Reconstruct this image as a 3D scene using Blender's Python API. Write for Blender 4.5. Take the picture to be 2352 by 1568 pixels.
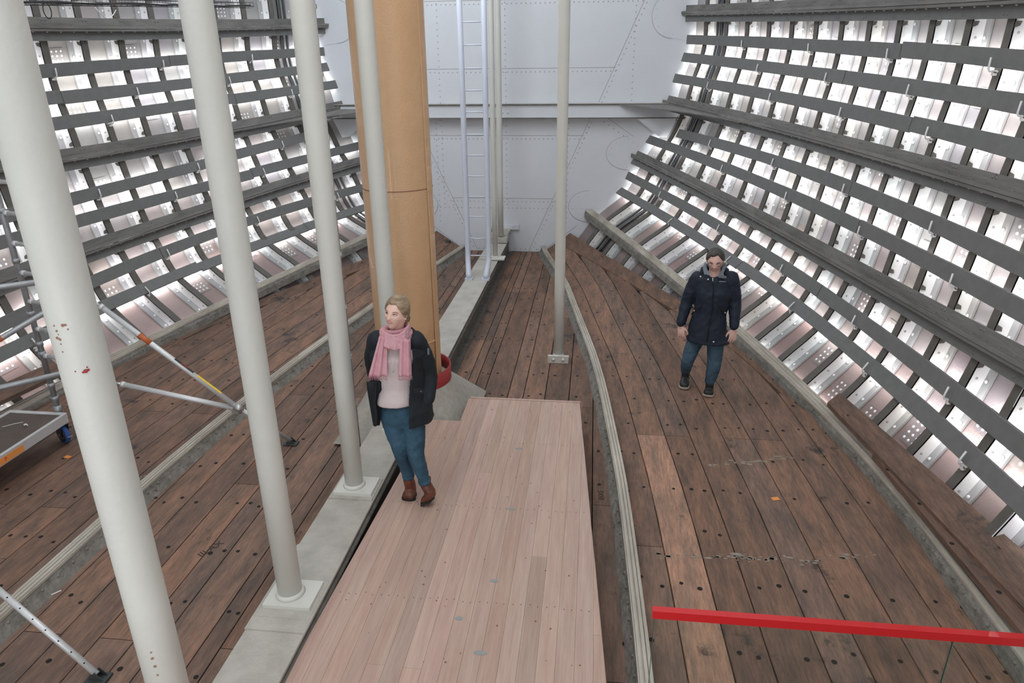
import bpy, bmesh, math, random
import numpy as np
from mathutils import Vector, Matrix, Quaternion
random.seed(7)
for o in list(bpy.data.objects): bpy.data.objects.remove(o)
SC=bpy.context.scene; COL=SC.collection
# ------------------------------------------------------------------ camera
cd=bpy.data.cameras.new('camera'); cam=bpy.data.objects.new('camera',cd); COL.objects.link(cam)
cd.lens=24.0; cd.sensor_width=36.0; cd.clip_start=.05; cd.clip_end=200
Rm=Matrix(((0.99347144,-0.03347253,0.10905998),(0.11373486,0.36503102,-0.92402204),(-0.00888092,0.93039344,0.36645489)))
cam.matrix_world=Matrix.Translation((1.77,0,3.4))@Rm.to_4x4()
SC.camera=cam
# ------------------------------------------------------------------ world, lights, exposure
W=bpy.data.worlds.new('world'); SC.world=W; W.use_nodes=True
W.node_tree.nodes['Background'].inputs[0].default_value=(.91,.95,1,1)
W.node_tree.nodes['Background'].inputs[1].default_value=.75
SC.view_settings.view_transform='Standard'; SC.view_settings.look='None'
SC.view_settings.gamma=1; SC.view_settings.exposure=0.0; SC.view_settings.use_curve_mapping=False
CAVITY=4.0   # watts per metre of the added strip lights behind the battens
def area(name,loc,target,sx,sy,power,col=(1,1,1)):
    l=bpy.data.lights.new(name,'AREA'); l.shape='RECTANGLE'; l.size=sx; l.size_y=sy; l.energy=power; l.color=col
    o=bpy.data.objects.new(name,l); COL.objects.link(o); o.location=loc
    o.rotation_euler=(Vector(target)-Vector(loc)).to_track_quat('-Z','Y').to_euler(); return o
area('hatch_light',(0.6,2.5,7.2),(0.3,5.5,0),3.2,4.5,135,(1,.97,.93))
area('hatch_light',(-1.2,9.0,7.0),(0,13,1.8),3,3,150,(.88,.94,1))
area('low_fill_light',(.2,-1.6,1.5),(-.1,3,1.3),2.4,1.0,42,(1,.98,.95))  # added fill low behind the camera, brightens the lower near pillars
# ------------------------------------------------------------------ materials
MATS={}
def mat(name,col,rough=.6,metal=0,noise=0,nscale=6,col2=None,bump=0,bscale=40,spots=None,attr=False,stretch=None,coat=0,trans=0,spotth=.66,spotscale=3.0,grain=0,gscale=(60,4,60)):
    if name in MATS: return MATS[name]
    m=bpy.data.materials.new(name); m.use_nodes=True; nt=m.node_tree; N=nt.nodes; L=nt.links
    b=N['Principled BSDF']; b.inputs['Roughness'].default_value=rough; b.inputs['Metallic'].default_value=metal
    b.inputs['Coat Weight'].default_value=coat; b.inputs['Transmission Weight'].default_value=trans
    tc=N.new('ShaderNodeTexCoord'); vec=tc.outputs['Object']
    if stretch:
        mp=N.new('ShaderNodeMapping'); mp.inputs['Scale'].default_value=stretch; L.new(vec,mp.inputs[0]); vec=mp.outputs[0]
    cur=None
    def rgb(c):
        n=N.new('ShaderNodeRGB'); n.outputs[0].default_value=(*c,1); return n.outputs[0]
    def mix(a,bb,f,mode='MIX'):
        n=N.new('ShaderNodeMix'); n.data_type='RGBA'; n.blend_type=mode
        if isinstance(f,(int,float)): n.inputs[0].default_value=f
        else: L.new(f,n.inputs[0])
        L.new(a,n.inputs[6]); L.new(bb,n.inputs[7]); return n.outputs[2]
    cur=rgb(col)
    if col2 is not None or noise:
        nz=N.new('ShaderNodeTexNoise'); nz.inputs['Scale'].default_value=nscale; nz.inputs['Detail'].default_value=8; nz.inputs['Roughness'].default_value=.65
        L.new(vec,nz.inputs['Vector'])
        r=N.new('ShaderNodeMapRange'); r.inputs[1].default_value=.35; r.inputs[2].default_value=.68; L.new(nz.outputs[0],r.inputs[0])
        c2=col2 if col2 is not None else tuple(c*(1-noise) for c in col)
        cur=mix(cur,rgb(c2),r.outputs[0])
    if attr:
        a=N.new('ShaderNodeVertexColor'); a.layer_name='tint'; cur=mix(cur,a.outputs[0],1.0,'MULTIPLY')
    if spots is not None:
        nz=N.new('ShaderNodeTexNoise'); nz.inputs['Scale'].default_value=spotscale; nz.inputs['Detail'].default_value=10; nz.inputs['Roughness'].default_value=.7
        L.new(tc.outputs['Object'],nz.inputs['Vector'])
        r=N.new('ShaderNodeMapRange'); r.inputs[1].default_value=spotth; r.inputs[2].default_value=spotth+.06; L.new(nz.outputs[0],r.inputs[0])
        cur=mix(cur,rgb(spots),r.outputs[0])
    if grain:
        mg=N.new('ShaderNodeMapping'); mg.inputs['Scale'].default_value=gscale; L.new(tc.outputs['Object'],mg.inputs[0])
        ng=N.new('ShaderNodeTexNoise'); ng.inputs['Scale'].default_value=1.0; ng.inputs['Detail'].default_value=9; ng.inputs['Roughness'].default_value=.75; L.new(mg.outputs[0],ng.inputs['Vector'])
        rg=N.new('ShaderNodeMapRange'); rg.inputs[1].default_value=.32; rg.inputs[2].default_value=.68; rg.inputs[3].default_value=1-grain; rg.inputs[4].default_value=1+grain*.45; L.new(ng.outputs[0],rg.inputs[0])
        cg=N.new('ShaderNodeCombineColor'); [L.new(rg.outputs[0],cg.inputs[q]) for q in(0,1,2)]; cur=mix(cur,cg.outputs[0],1.0,'MULTIPLY')
    L.new(cur,b.inputs['Base Color'])
    if bump:
        nb=N.new('ShaderNodeTexNoise'); nb.inputs['Scale'].default_value=bscale; nb.inputs['Detail'].default_value=5
        L.new(vec,nb.inputs['Vector'])
        bp=N.new('ShaderNodeBump'); bp.inputs['Strength'].default_value=bump; bp.inputs['Distance'].default_value=.01
        L.new(nb.outputs[0],bp.inputs['Height']); L.new(bp.outputs[0],b.inputs['Normal'])
    MATS[name]=m; return m
M_shell=mat('silver_white_hull_paint',(.37,.355,.35),.36,.25,noise=.12,nscale=3,bump=.25,bscale=60,attr=True,spots=(.42,.16,.11),spotth=.70,spotscale=2.3)
M_web=mat('white_frame_paint',(.86,.86,.86),.5,0,noise=.06,nscale=5,bump=.2,bscale=50,attr=True,spots=(.45,.12,.08),spotth=.735,spotscale=2.0)
M_grey=mat('grey_batten_paint',(.18,.185,.18),.65,0,noise=.15,nscale=9,bump=.25,bscale=50)
M_flange=mat('dark_flange_paint',(.135,.125,.11),.6,0,noise=.2,nscale=9,bump=.3,bscale=50)
M_string=mat('grey_stringer_paint',(.21,.205,.19),.55,0,noise=.4,nscale=6,bump=.5,bscale=40,stretch=(1,.15,1),spots=(.10,.06,.045),spotth=.66,spotscale=4)
M_bulk=mat('bluish_white_bulkhead_paint',(.70,.73,.77),.42,0,noise=.05,nscale=1.2,bump=.18,bscale=25,spots=(.55,.5,.45),spotth=.74,spotscale=1.6)
M_rivet=mat('bulkhead_rivet_paint',(.50,.51,.53),.5)
M_rustm=mat('brown_rust_marks',(.33,.17,.11),.8)
M_seam=mat('seam_grey_paint',(.42,.41,.40),.6)  # mid grey for plate seam lines and web rivets
M_pillar=mat('cream_pillar_paint',(.66,.66,.61),.45,0,noise=.05,nscale=4,bump=.18,bscale=45,spots=(.40,.28,.2),spotth=.775,spotscale=3.2)
M_ladder=mat('pale_blue_ladder_paint',(.62,.66,.76),.45,0,noise=.05,bump=.2)
M_keel=mat('dirty_cream_keelson_paint',(.50,.48,.43),.6,0,col2=(.37,.35,.31),nscale=5,bump=.5,bscale=60,spots=(.30,.16,.10),spotth=.72,spotscale=4)
M_keelside=mat('dark_keelson_side',(.16,.15,.13),.7,0,noise=.5,nscale=9,bump=.8,bscale=30)  # darker than the top plate, with a mottled tone
M_ledge=mat('worn_white_ledge_paint',(.56,.53,.46),.6,0,col2=(.34,.30,.25),nscale=5,bump=.6,bscale=30,stretch=(1,.25,1),spots=(.16,.09,.06),spotth=.66,spotscale=7)
M_conc=mat('rough_cement_side',(.27,.26,.235),.85,0,col2=(.15,.14,.12),nscale=10,bump=1.6,bscale=22,spots=(.10,.07,.055),spotth=.62,spotscale=9)
M_mast=mat('tan_mast_paint',(.68,.43,.24),.28,0,noise=.06,nscale=5,bump=.45,bscale=55,coat=.25)
M_red=mat('dark_red_collar_paint',(.35,.03,.03),.5,0,noise=.2,nscale=20,bump=.5)
M_hand=mat('bright_red_rail_paint',(.62,.012,.016),.35,coat=.3)
M_wood=mat('dark_reddish_deck_wood',(.285,.165,.115),.75,0,col2=(.12,.088,.07),nscale=3.2,bump=.7,bscale=30,stretch=(3,.55,3),attr=True,spots=(.06,.05,.045),spotth=.60,spotscale=1.6,grain=.42,gscale=(55,7,55))
M_hole=mat('bolt_hole_black',(.012,.011,.01),.9)
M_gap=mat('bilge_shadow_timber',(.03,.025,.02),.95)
M_new=mat('new_pine_boards',(.53,.385,.32),.6,0,col2=(.44,.295,.24),nscale=2.2,bump=.15,bscale=20,stretch=(9,.6,9),attr=True,spots=(.40,.22,.16),spotth=.70,spotscale=4.5,grain=.14,gscale=(70,2.5,70))
M_knot=mat('brown_pine_knot',(.25,.11,.07),.7)
M_bluest=mat('blue_grey_timber_stain',(.28,.31,.31),.7)
M_alu=mat('aluminium_tube',(.70,.71,.72),.4,.35,noise=.08,nscale=20,bump=.1)
M_aludk=mat('weathered_grey_tube',(.44,.46,.48),.45,.6,noise=.2,nscale=14,bump=.2)
M_ply=mat('brown_scaffold_plywood',(.12,.095,.08),.7,0,noise=.2,nscale=8)
M_orange=mat('orange_tag_plastic',(.85,.32,.08),.5)
M_oband=mat('orange_band_paint',(.50,.13,.04),.5)
M_black=mat('black_label',(.015,.015,.015),.5)
M_yellow=mat('yellow_label',(.85,.6,.04),.5)
M_redlab=mat('red_lettering',(.7,.05,.03),.5)
M_white=mat('white_print',(.85,.85,.85),.5)
M_blue=mat('blue_tyre_rubber',(.04,.12,.42),.5)
M_steel=mat('galvanised_steel',(.55,.55,.54),.35,.8,noise=.2,nscale=20)
M_dksteel=mat('dark_worn_steel',(.10,.11,.11),.5,.6,noise=.4,nscale=30)
M_pipe=mat('dark_metal_pipe',(.13,.14,.145),.25,.8,noise=.3,nscale=6)
M_cream2=mat('speckled_mast_step_paint',(.42,.40,.355),.75,0,col2=(.33,.31,.27),nscale=16,bump=.5,bscale=80,spots=(.3,.17,.1),spotth=.74,spotscale=5)
# glass for barrier
gm=bpy.data.materials.new('clear_barrier_glass'); gm.use_nodes=True
_b=gm.node_tree.nodes['Principled BSDF']; _b.inputs['Transmission Weight'].default_value=1; _b.inputs['Roughness'].default_value=.02; _b.inputs['IOR'].default_value=1.45; _b.inputs['Base Color'].default_value=(.93,.97,.95,1)
M_glass=gm
M_gedge=mat('green_glass_edge',(.08,.20,.16),.3)
# ------------------------------------------------------------------ helpers
class MB:
    def __init__(s): s.v=[]; s.f=[]; s.mi=[]; s.t=[]; s.sm=[]; s.mats=[]
    def slot(s,m):
        if m not in s.mats: s.mats.append(m)
        return s.mats.index(m)
    def add(s,vs,fs,m,tint=(1,1,1),smooth=False):
        k=len(s.v); s.v+=[tuple(v) for v in vs]; i=s.slot(m)
        for f in fs: s.f.append(tuple(k+a for a in f)); s.mi.append(i); s.t.append(tint); s.sm.append(smooth)
    def box(s,c,d,m,R=None,tint=(1,1,1)):
        c=Vector(c); vs=[]
        for x in(-1,1):
            for y in(-1,1):
                for z in(-1,1):
                    p=Vector((x*d[0]/2,y*d[1]/2,z*d[2]/2)); 
                    if R is not None: p=R@p
                    vs.append(c+p)
        s.add(vs,[(0,1,3,2),(4,6,7,5),(0,4,5,1),(2,3,7,6),(0,2,6,4),(1,5,7,3)],m,tint)
    def loft(s,rings,m,closed=True,caps=True,tint=(1,1,1),smooth=True):
        n=len(rings[0]); vs=[p for r in rings for p in r]; fs=[]
        for i in range(len(rings)-1):
            for j in range(n if closed else n-1):
                a=i*n+j; b=i*n+(j+1)%n; fs.append((a,b,b+n,a+n))
        if caps and closed: fs.append(tuple(range(n))[::-1]); fs.append(tuple(range((len(rings)-1)*n,len(rings)*n)))
        s.add(vs,fs,m,tint,smooth)
    def tube(s,pts,r,m,n=12,caps=True,tint=(1,1,1)):
        pts=[Vector(p) for p in pts]; rs=r if isinstance(r,(list,tuple)) else [r]*len(pts); rings=[]; up=None
        for i,p in enumerate(pts):
            t=(pts[min(i+1,len(pts)-1)]-pts[max(i-1,0)]).normalized()
            if up is None: up=Vector((0,0,1)) if abs(t.z)<.9 else Vector((0,1,0))
            u=t.cross(up).normalized(); w=u.cross(t).normalized(); up=w
            rings.append([p+rs[i]*(math.cos(2*math.pi*k/n)*u+math.sin(2*math.pi*k/n)*w) for k in range(n)])
        s.loft(rings,m,True,caps,tint)
    def dome(s,c,nrm,r,h,m,n=7,tint=(1,1,1)):
        c=Vector(c); nrm=Vector(nrm).normalized(); u=nrm.orthogonal().normalized(); w=nrm.cross(u)
        R1=[c+r*(math.cos(2*math.pi*k/n)*u+math.sin(2*math.pi*k/n)*w) for k in range(n)]
        R2=[c+nrm*h*.75+r*.62*(math.cos(2*math.pi*k/n)*u+math.sin(2*math.pi*k/n)*w) for k in range(n)]
        vs=R1+R2+[c+nrm*h]
        fs=[(k,(k+1)%n,n+(k+1)%n,n+k) for k in range(n)]+[(n+k,n+(k+1)%n,2*n) for k in range(n)]
        s.add(vs,fs,m,tint,True)
    def disc(s,c,nrm,r,m,n=9,sx=1):
        c=Vector(c); nrm=Vector(nrm).normalized(); u=Vector((1,0,0)) if abs(nrm.z)>.9 else nrm.orthogonal().normalized(); w=nrm.cross(u)
        s.add([c+r*(sx*math.cos(2*math.pi*k/n)*u+math.sin(2*math.pi*k/n)*w) for k in range(n)],[tuple(range(n))],m)
    def poly(s,pts,h,m,tint=(1,1,1)):   # extrude polygon by vector h
        pts=[Vector(p) for p in pts]; h=Vector(h); n=len(pts)
        s.add(pts+[p+h for p in pts],[tuple(range(n))[::-1],tuple(range(n,2*n))]+[(k,(k+1)%n,n+(k+1)%n,n+k) for k in range(n)],m,tint)
    def build(s,name,parent=None,loc=None,fix=True):
        me=bpy.data.meshes.new(name); L=Vector(loc) if loc is not None else Vector((0,0,0))
        me.from_pydata([Vector(v)-L for v in s.v],[],s.f)
        for m in s.mats: me.materials.append(m)
        me.polygons.foreach_set('material_index',s.mi); me.polygons.foreach_set('use_smooth',s.sm)
        a=me.color_attributes.new('tint','FLOAT_COLOR','CORNER'); arr=[]
        for p,t in zip(me.polygons,s.t): arr+= [t[0],t[1],t[2],1.0]*len(p.vertices)
        a.data.foreach_set('color',arr)
        if fix:
            bm=bmesh.new(); bm.from_mesh(me); bmesh.ops.recalc_face_normals(bm,faces=bm.faces); bm.to_mesh(me); bm.free()
        me.update()
        o=bpy.data.objects.new(name,me); COL.objects.link(o); o.location=L
        if parent is not None: o.parent=parent; 
        return o
def tag(o,label,cat,group=None):
    o['label']=label; o['category']=cat
    if group: o['group']=group
    return o
def struct(o): o['kind']='structure'; return o
def empty(name,label,cat,loc=(0,0,0),group=None):
    o=bpy.data.objects.new(name,None); COL.objects.link(o); o.location=loc; o.empty_display_size=.1; tag(o,label,cat,group); return o
def part(mb,name,parent):                       # verts are in world space
    o=mb.build(name); o.parent=parent; o.matrix_parent_inverse=Matrix.Translation(-Vector(parent_loc(parent))); return o
def parent_loc(p):
    return Vector((0,0,0)) if p.parent else Vector(p.location)   # parts themselves sit at the world origin
ORD=['first','second','third','fourth','fifth','sixth','seventh','eighth','ninth','tenth','eleventh','twelfth','thirteenth','fourteenth','fifteenth','sixteenth','seventeenth','eighteenth','nineteenth','twentieth','twenty-first','twenty-second','twenty-third']
# ------------------------------------------------------------------ hull form
YB=13.6
LN={
'S1':((5.2,3.31,2.2),(0.0009,0.0583,3.9934),(0.0030,0.0406,3.9314)),
'b1':((5.18,3.34,2.3),(-0.0005,0.0685,3.5531),(-0.0010,0.0684,3.4524)),
'b2':((5.15,3.29,2.3),(0.0022,0.0591,3.2357),(0.0036,0.0522,3.1328)),
'b3':((5.1,3.16,2.3),(0.0027,0.0545,2.8944),(0.0039,0.0463,2.8415)),
'S2':((5.05,3.08,2.3),(0.0052,0.0317,2.5199),(0.0091,0.0150,2.4319)),
'b5':((5.0,2.9,2.3),(0.0019,0.0417,2.1212),(0.0074,0.0495,1.9774)),
'b6':((4.95,2.76,2.3),(0.0073,0.0382,1.7768),(0.0066,0.0319,1.7097)),
'S3':((4.9,2.55,2.3),(0.0147,0.0184,1.3225),(0.0072,0.0502,1.3098)),
'b7':((4.8,2.4,2.2),(0.0115,0.0419,0.9552),(-0.0029,0.0859,0.9676)),
'b8':((4.7,2.26,2.2),(0.0119,0.0414,0.6588),(0.0030,0.0553,0.6296)),
'S4':((4.45,1.7,1.75),(0.0117,0.0560,0.1915),(0.0080,0.0641,0.1778))}
ORDER=['S4','b8','b7','S3','b6','b5','S2','b3','b2','b1','S1']
def lx(n,Y):
    a,b,p=LN[n][0]; t=min(max((Y-4.5)/9.1,0),1.2); return a-(a-b)*t**p
def lz(n,Y,s):
    q=LN[n][1] if s>0 else LN[n][2]; Yc=max(Y,4.2); d=Yc-8; z=q[0]*d*d+q[1]*d+q[2]
    if Y<Yc: z+=(2*q[0]*d+q[1])*(Y-Yc)*.5
    return z
def section(Y,s):
    P=[(lx(n,Y),lz(n,Y,s)) for n in ORDER]
    x0,z0=P[0]; x1,z1=P[1]
    # bilge turn below the lowest stringer
    low=[(x0-.98,z0-1.02),(x0-.55,z0-.72),(x0-.24,z0-.38)]
    xt,zt=P[-1]
    return low+P+[(xt+.02,zt+.7),(xt+.02,zt+1.5),(xt,zt+2.4)]
def catmull(P,sub=4):
    out=[]; n=len(P)
    for i in range(n-1):
        p0=P[max(i-1,0)];p1=P[i];p2=P[i+1];p3=P[min(i+2,n-1)]
        for k in range(sub):
            t=k/sub
            out.append(tuple(.5*((2*p1[j])+(-p0[j]+p2[j])*t+(2*p0[j]-5*p1[j]+4*p2[j]-p3[j])*t*t+(-p0[j]+3*p1[j]-3*p2[j]+p3[j])*t**3) for j in(0,1)))
    out.append(P[-1]); return out
def smoothsec(Y,s):
    P=catmull(section(Y,s),3); A=np.array(P); B=A.copy()
    for _ in range(3): B[1:-1]=.25*B[:-2]+.5*B[1:-1]+.25*B[2:]
    return B
def secpts(Y,s,off,zs=None):
    """section curve offset outboard by off; returns list of Vector"""
    A=smoothsec(Y,s); T=np.gradient(A,axis=0); T/=np.linalg.norm(T,axis=1)[:,None]
    Nn=np.stack([T[:,1],-T[:,0]],1); B=A+Nn*off
    return [Vector((s*b[0],Y,b[1])) for b in B],[Vector((s*a[0],0,a[1])) for a in Nn]
# ------------------------------------------------------------------ hull shell
FR=[1.335+.585*k for k in range(21)]     # frame stations
SHO=.185
for s,nm in((1,'right'),(-1,'left')):
    mb=MB(); ys=[.2]+[y for y in FR]+[YB+.02]
    rr=random.Random(3 if s>0 else 5)
    cols=[secpts(y,s,SHO)[0] for y in ys]; n=len(cols[0])
    for i in range(len(ys)-1):
        j=0
        while j<n-1:
            k=min(j+rr.choice([5,6,7]),n-1)
            t=rr.choice([(1,1,1),(1,.96,.95),(1,.99,.94),(.96,.96,1.02),(.93,.93,.93),(1,.94,.94),(.97,1,.98),(1.15,1.15,1.15)])
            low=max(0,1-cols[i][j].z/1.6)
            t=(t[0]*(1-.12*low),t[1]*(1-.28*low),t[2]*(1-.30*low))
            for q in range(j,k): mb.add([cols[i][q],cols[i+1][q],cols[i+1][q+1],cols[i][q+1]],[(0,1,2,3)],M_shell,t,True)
            # butt strap with rivets at the foot of the patch
            if i>0 and 3<j<n-4 and rr.random()<.62:
                P,Nn=secpts(ys[i]+.29,s,SHO); c=P[j]; nn=Nn[j]; tt=(P[j+1]-P[j-1]).normalized()
                yy=(secpts(ys[i]+.5,s,SHO)[0][j]-secpts(ys[i]+.1,s,SHO)[0][j]).normalized()
                inn=-nn; W2=.15; H2=rr.choice([.09,.13])
                a=[c+inn*.012+yy*(sx*W2)+tt*(sy*H2) for sx,sy in((-1,-1),(1,-1),(1,1),(-1,1))]
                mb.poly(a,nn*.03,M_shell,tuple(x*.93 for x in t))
                for u in(-.105,-.035,.035,.105):
                    for w in ([-.09,-.03,.03,.09] if H2>.1 else [-.055,0,.055]):
                        mb.dome(c+inn*.012+yy*u+tt*w,inn,.0165,.011,M_web,6)
            j=k
    o=struct(mb.build('wall_'+nm,fix=False))
    o['label']='inner side of the white riveted hull plating on the %s'%nm
# ------------------------------------------------------------------ frames
def zrange(P,z0,z1): return [i for i,p in enumerate(P) if z0<=p.z<=z1]
HOOKROWS=['b1','b2','b3','b5','b6','b7','b8']
for s,nm in((1,'right'),(-1,'left')):
    for fi,Y in enumerate(FR):
        idx=len(FR)-1-fi
        P0,N0=secpts(Y,s,.045); P1,_=secpts(Y,s,.168); PF,_=secpts(Y+.10,s,.045); PT,_=secpts(Y-.08,s,.168)
        rr=random.Random(fi*3+(s>0))
        root=empty('hull_rib','white riveted hull rib with grey edge, %s side, %s from the bulkhead'%(nm,ORD[idx]),'hull rib',(P0[6].x,Y,P0[6].z),'hull ribs on the %s side'%nm)
        tint=rr.choice([(1,1,1),(1,1,1),(.97,.97,1),(1,.98,.94),(.94,.97,.97)])
        mb=MB(); n=len(P0)
        # web + toe flange as thin plates
        web=[]; 
        for i in range(n): web.append([P0[i]+Vector((0,0,0)),P1[i],P1[i]+Vector((0,.010,0)),P0[i]+Vector((0,.010,0))])
        mb.loft(web,M_web,True,False,tint,False)
        toe=[[P1[i],PT[i],PT[i]+N0[i]*.02,P1[i]+N0[i]*.02] for i in range(n)]
        toe=[[p-N0[i]*.008 for p in r] for i,r in enumerate(toe)]
        mb.loft(toe,M_web,True,False,tuple(.45*c for c in tint),False)
        # rivets along web and toe
        L=0; nxt=.05
        for i in range(n-1):
            seg=(P0[i+1]-P0[i]).length
            while nxt<L+seg:
                f=(nxt-L)/seg; a=P0[i].lerp(P0[i+1],f); b=P1[i].lerp(P1[i+1],f); c=PT[i].lerp(PT[i+1],f)
                mb.dome(a.lerp(b,.42),(0,-1,0),.013,.007,M_seam,6)
                mb.dome(b.lerp(c,.45)-N0[i]*.012,-N0[i],.018,.013,M_web,7)
                nxt+=.19
            L+=seg
        part(mb,'frame_web',root)
        mb=MB(); mb.loft([[P0[i],PF[i],PF[i]+N0[i]*.012,P0[i]+N0[i]*.012] for i in range(n)],M_flange,True,True,(1,1,1),False)
        part(mb,'inner_flange',root)
        # chocks at stringers
        for st in('S1','S2','S3'):
            zc=lz(st,Y,s); 
            for sg in(1,-1):
                j=min(range(n),key=lambda q:abs(P0[q].z-(zc+sg*.12))); tt=(P0[min(j+1,n-1)]-P0[j-1]).normalized()*sg; c=P0[j]; nn=N0[j]
                m2=MB(); m2.poly([c-Vector((0,.012,0)),c+nn*.05-Vector((0,.012,0)),c+nn*.04+tt*.035-Vector((0,.012,0)),c+nn*.0+tt*.05-Vector((0,.012,0))],(0,-.01,0),M_flange)
                part(m2,'stringer_chock',root)
        # batten hooks on every other frame
        for h,b in enumerate(HOOKROWS):
            if (fi+h)%3: continue
            if Y>12.9 : continue
            x=lx(b,Y); z=lz(b,Y,s); j=min(range(n),key=lambda q:abs(P0[q].z-z)); tt=(P0[j+1]-P0[j-1]).normalized(); nn=N0[j]
            c=Vector((s*x,Y+.04,z)); e=c-tt*.085
            m2=MB(); m2.tube([e+nn*.04,e-nn*.03,e-nn*.045+tt*.02,e-nn*.048+tt*.11],.0085,M_web,6)
            m2.box(e+nn*.01-tt*.01,(.03,.035,.045),M_web)
            m2.tube([e+Vector((0,-.05,-.01)),e+Vector((0,.02,.0))],.006,M_flange,6)
            part(m2,'batten_hook',root)
# ------------------------------------------------------------------ battens
ROWN={'b1':'first row under top stringer','b2':'second row under top stringer','b3':'third row under top stringer','b5':'first row under middle stringer','b6':'second row under middle stringer','b7':'first row under third stringer','b8':'lowest row'}
JR={'b1':(8.2,),'b2':(9.2,),'b3':(7.6,),'b5':(8.3,5.3),'b6':(7.9,),'b7':(8.1,5.0),'b8':(9.9,)}
JL={'b1':(10.3,),'b2':(8.4,),'b3':(11.3,),'b5':(10.6,9.6),'b6':(11.1,),'b7':(8.9,),'b8':(11.6,9.4)}
def plank_ring(Y,s,n,w,th,dn=0,dz=0):
    P0,N0=secpts(Y,s,0); x=lx(n,Y); z=lz(n,Y,s); j=min(range(len(P0)),key=lambda q:abs(P0[q].z-z)); j=min(max(j,1),len(P0)-2)
    tt=(P0[j+1]-P0[j-1]).normalized(); nn=N0[j]; c=Vector((s*x,Y,z))+nn*dn+tt*dz
    return c,tt,nn
def near(s): return .6
for s,nm in((1,'right'),(-1,'left')):
    JJ=JR if s>0 else JL
    for b in HOOKROWS:
        start=YB-.05 if b!='b5' else 12.9
        cuts=[start]+list(JJ[b])+[.6]
        for k in range(len(cuts)-1):
            y1,y0=cuts[k]-.004,cuts[k+1]+.004; rr=random.Random(ord(b[1])*7+k+(50 if s>0 else 0))
            dz=rr.uniform(-.02,.02) if k else 0; dn=rr.uniform(0,.006)+(.008 if k%2 else 0)
            N=max(3,int((y1-y0)/.5)); rings=[]
            for i in range(N+1):
                Y=y0+(y1-y0)*i/N; c,t,nn=plank_ring(Y,s,b,.15,.03,dn,dz); h=.077+.003*math.sin(Y*2.3+k)
                e=.004
                rings.append([c-t*h-nn*(-.015),c-t*h-nn*.011,c-t*(h-e)-nn*.015,c+t*(h-e)-nn*.015,c+t*h-nn*.011,c+t*h+nn*.015])
            mb=MB(); mb.loft(rings,M_grey,True,True,(1,1,1),False)
            pos=['plank at the bulkhead','second plank from bulkhead','third plank from bulkhead'][k]
            o=mb.build('batten_plank',loc=rings[len(rings)//2][0]); tag(o,'grey batten, %s, %s side, %s'%(ROWN[b],nm,pos),'plank','batten planks on the %s hull side'%nm)
# added strip lights, unseen behind battens and stringers, to make the cavity glow
for s in(1,-1):
    for b in HOOKROWS+['S1','S2','S3','S4']:
        yy=[FR[k]+.05 for k in range(0,21,2)]+[13.52]
        for y0,y1 in zip(yy,yy[1:]):
            if b=='b5' and y1>12.9: continue
            c0,t0,n0=plank_ring(y0,s,b,0,0); c1,t1,n1=plank_ring(y1,s,b,0,0); cm,tm,nm_=plank_ring((y0+y1)/2,s,b,0,0)
            c=(c0+c1)/2*.3+cm*.7+nm_*(.095 if b=='S4' else .028); X=(c1-c0).normalized(); Z=-(nm_-X*nm_.dot(X)).normalized(); Yv=Z.cross(X)
            l=bpy.data.lights.new('added_cavity_light','AREA'); l.shape='RECTANGLE'; l.size=(c1-c0).length*.97; l.size_y=.07; l.energy=CAVITY*(c1-c0).length*(.45 if b=='S4' else 1); l.color=(1,.99,1)
            o=bpy.data.objects.new('added_cavity_light',l); COL.objects.link(o); o.matrix_world=Matrix.Translation(c)@Matrix((X,Yv,Z)).transposed().to_4x4()
# ------------------------------------------------------------------ stringers
SN={'S1':'topmost','S2':'middle','S3':'third from the top'}
for s,nm in((1,'right'),(-1,'left')):
    for st in SN:
        y1=YB-.02; y0=.5; N=26; C=[]
        for i in range(N+1):
            Y=y0+(y1-y0)*i/N; C.append((plank_ring(Y,s,st,0,0),Y))
        root=empty('hull_stringer','long grey riveted stringer beam on the %s hull side, %s'%(nm,SN[st]),'beam',tuple(C[N//2][0][0]),'hull stringers')
        def prof(pts):
            return [[c+t*a-nn*b for a,b in pts] for (c,t,nn),Y in C]
        sg=1
        mb=MB()
        mb.loft(prof([(.020,-.04),(.020,.068),(.030,.072),(.030,.09),(-.002,.092),(-.005,.072),(-.005,-.04)]),M_string,True,True,(1,1,1),False)
        mb.loft(prof([(-.010,-.04),(-.010,.062),(-.006,.082),(-.034,.082),(-.034,.068),(-.024,.062),(-.024,-.04)]),M_string,True,True,(1,1,1),False)
        part(mb,'bulb_bars',root)
        for nme,a0,a1,bz in(('upper_angle_bar',.022,.125,1),('lower_angle_bar',-.14,-.026,-1)):
            mb=MB(); leg=.10
            if bz>0: pr=[(.022,0),(.034,0),(.034,.06),(.022,.06)] ; fl=[(a0,-.002),(a1,-.002),(a1,.012),(a0,.012)]
            else: fl=[(a0,-.002),(a1,-.002),(a1,.012),(a0,.012)]; pr=[(-.038,.0),(-.026,.0),(-.026,.055),(-.038,.055)]
            mb.loft(prof(fl),M_grey if bz<0 else M_string,True,True,(1,1,1),False); mb.loft(prof(pr),M_string,True,True,(1,1,1),False)
            for Y in FR:
                if Y<y0: continue
                for dy in(.02,.07):
                    c,t,nn=plank_ring(Y+dy,s,st,0,0); mb.dome(c+t*((a0+a1)/2+(.02 if bz>0 else -.02))-nn*.012,-nn,.016,.010,M_grey,7)
            Y=y0+.3
            while Y<y1:
                c,t,nn=plank_ring(Y,s,st,0,0); mb.dome(c+t*(.034 if bz>0 else -.038)-nn*.03,t*bz,.012,.010,M_web if bz<0 else M_string,6); Y+=.19
            part(mb,nme,root)
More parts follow.
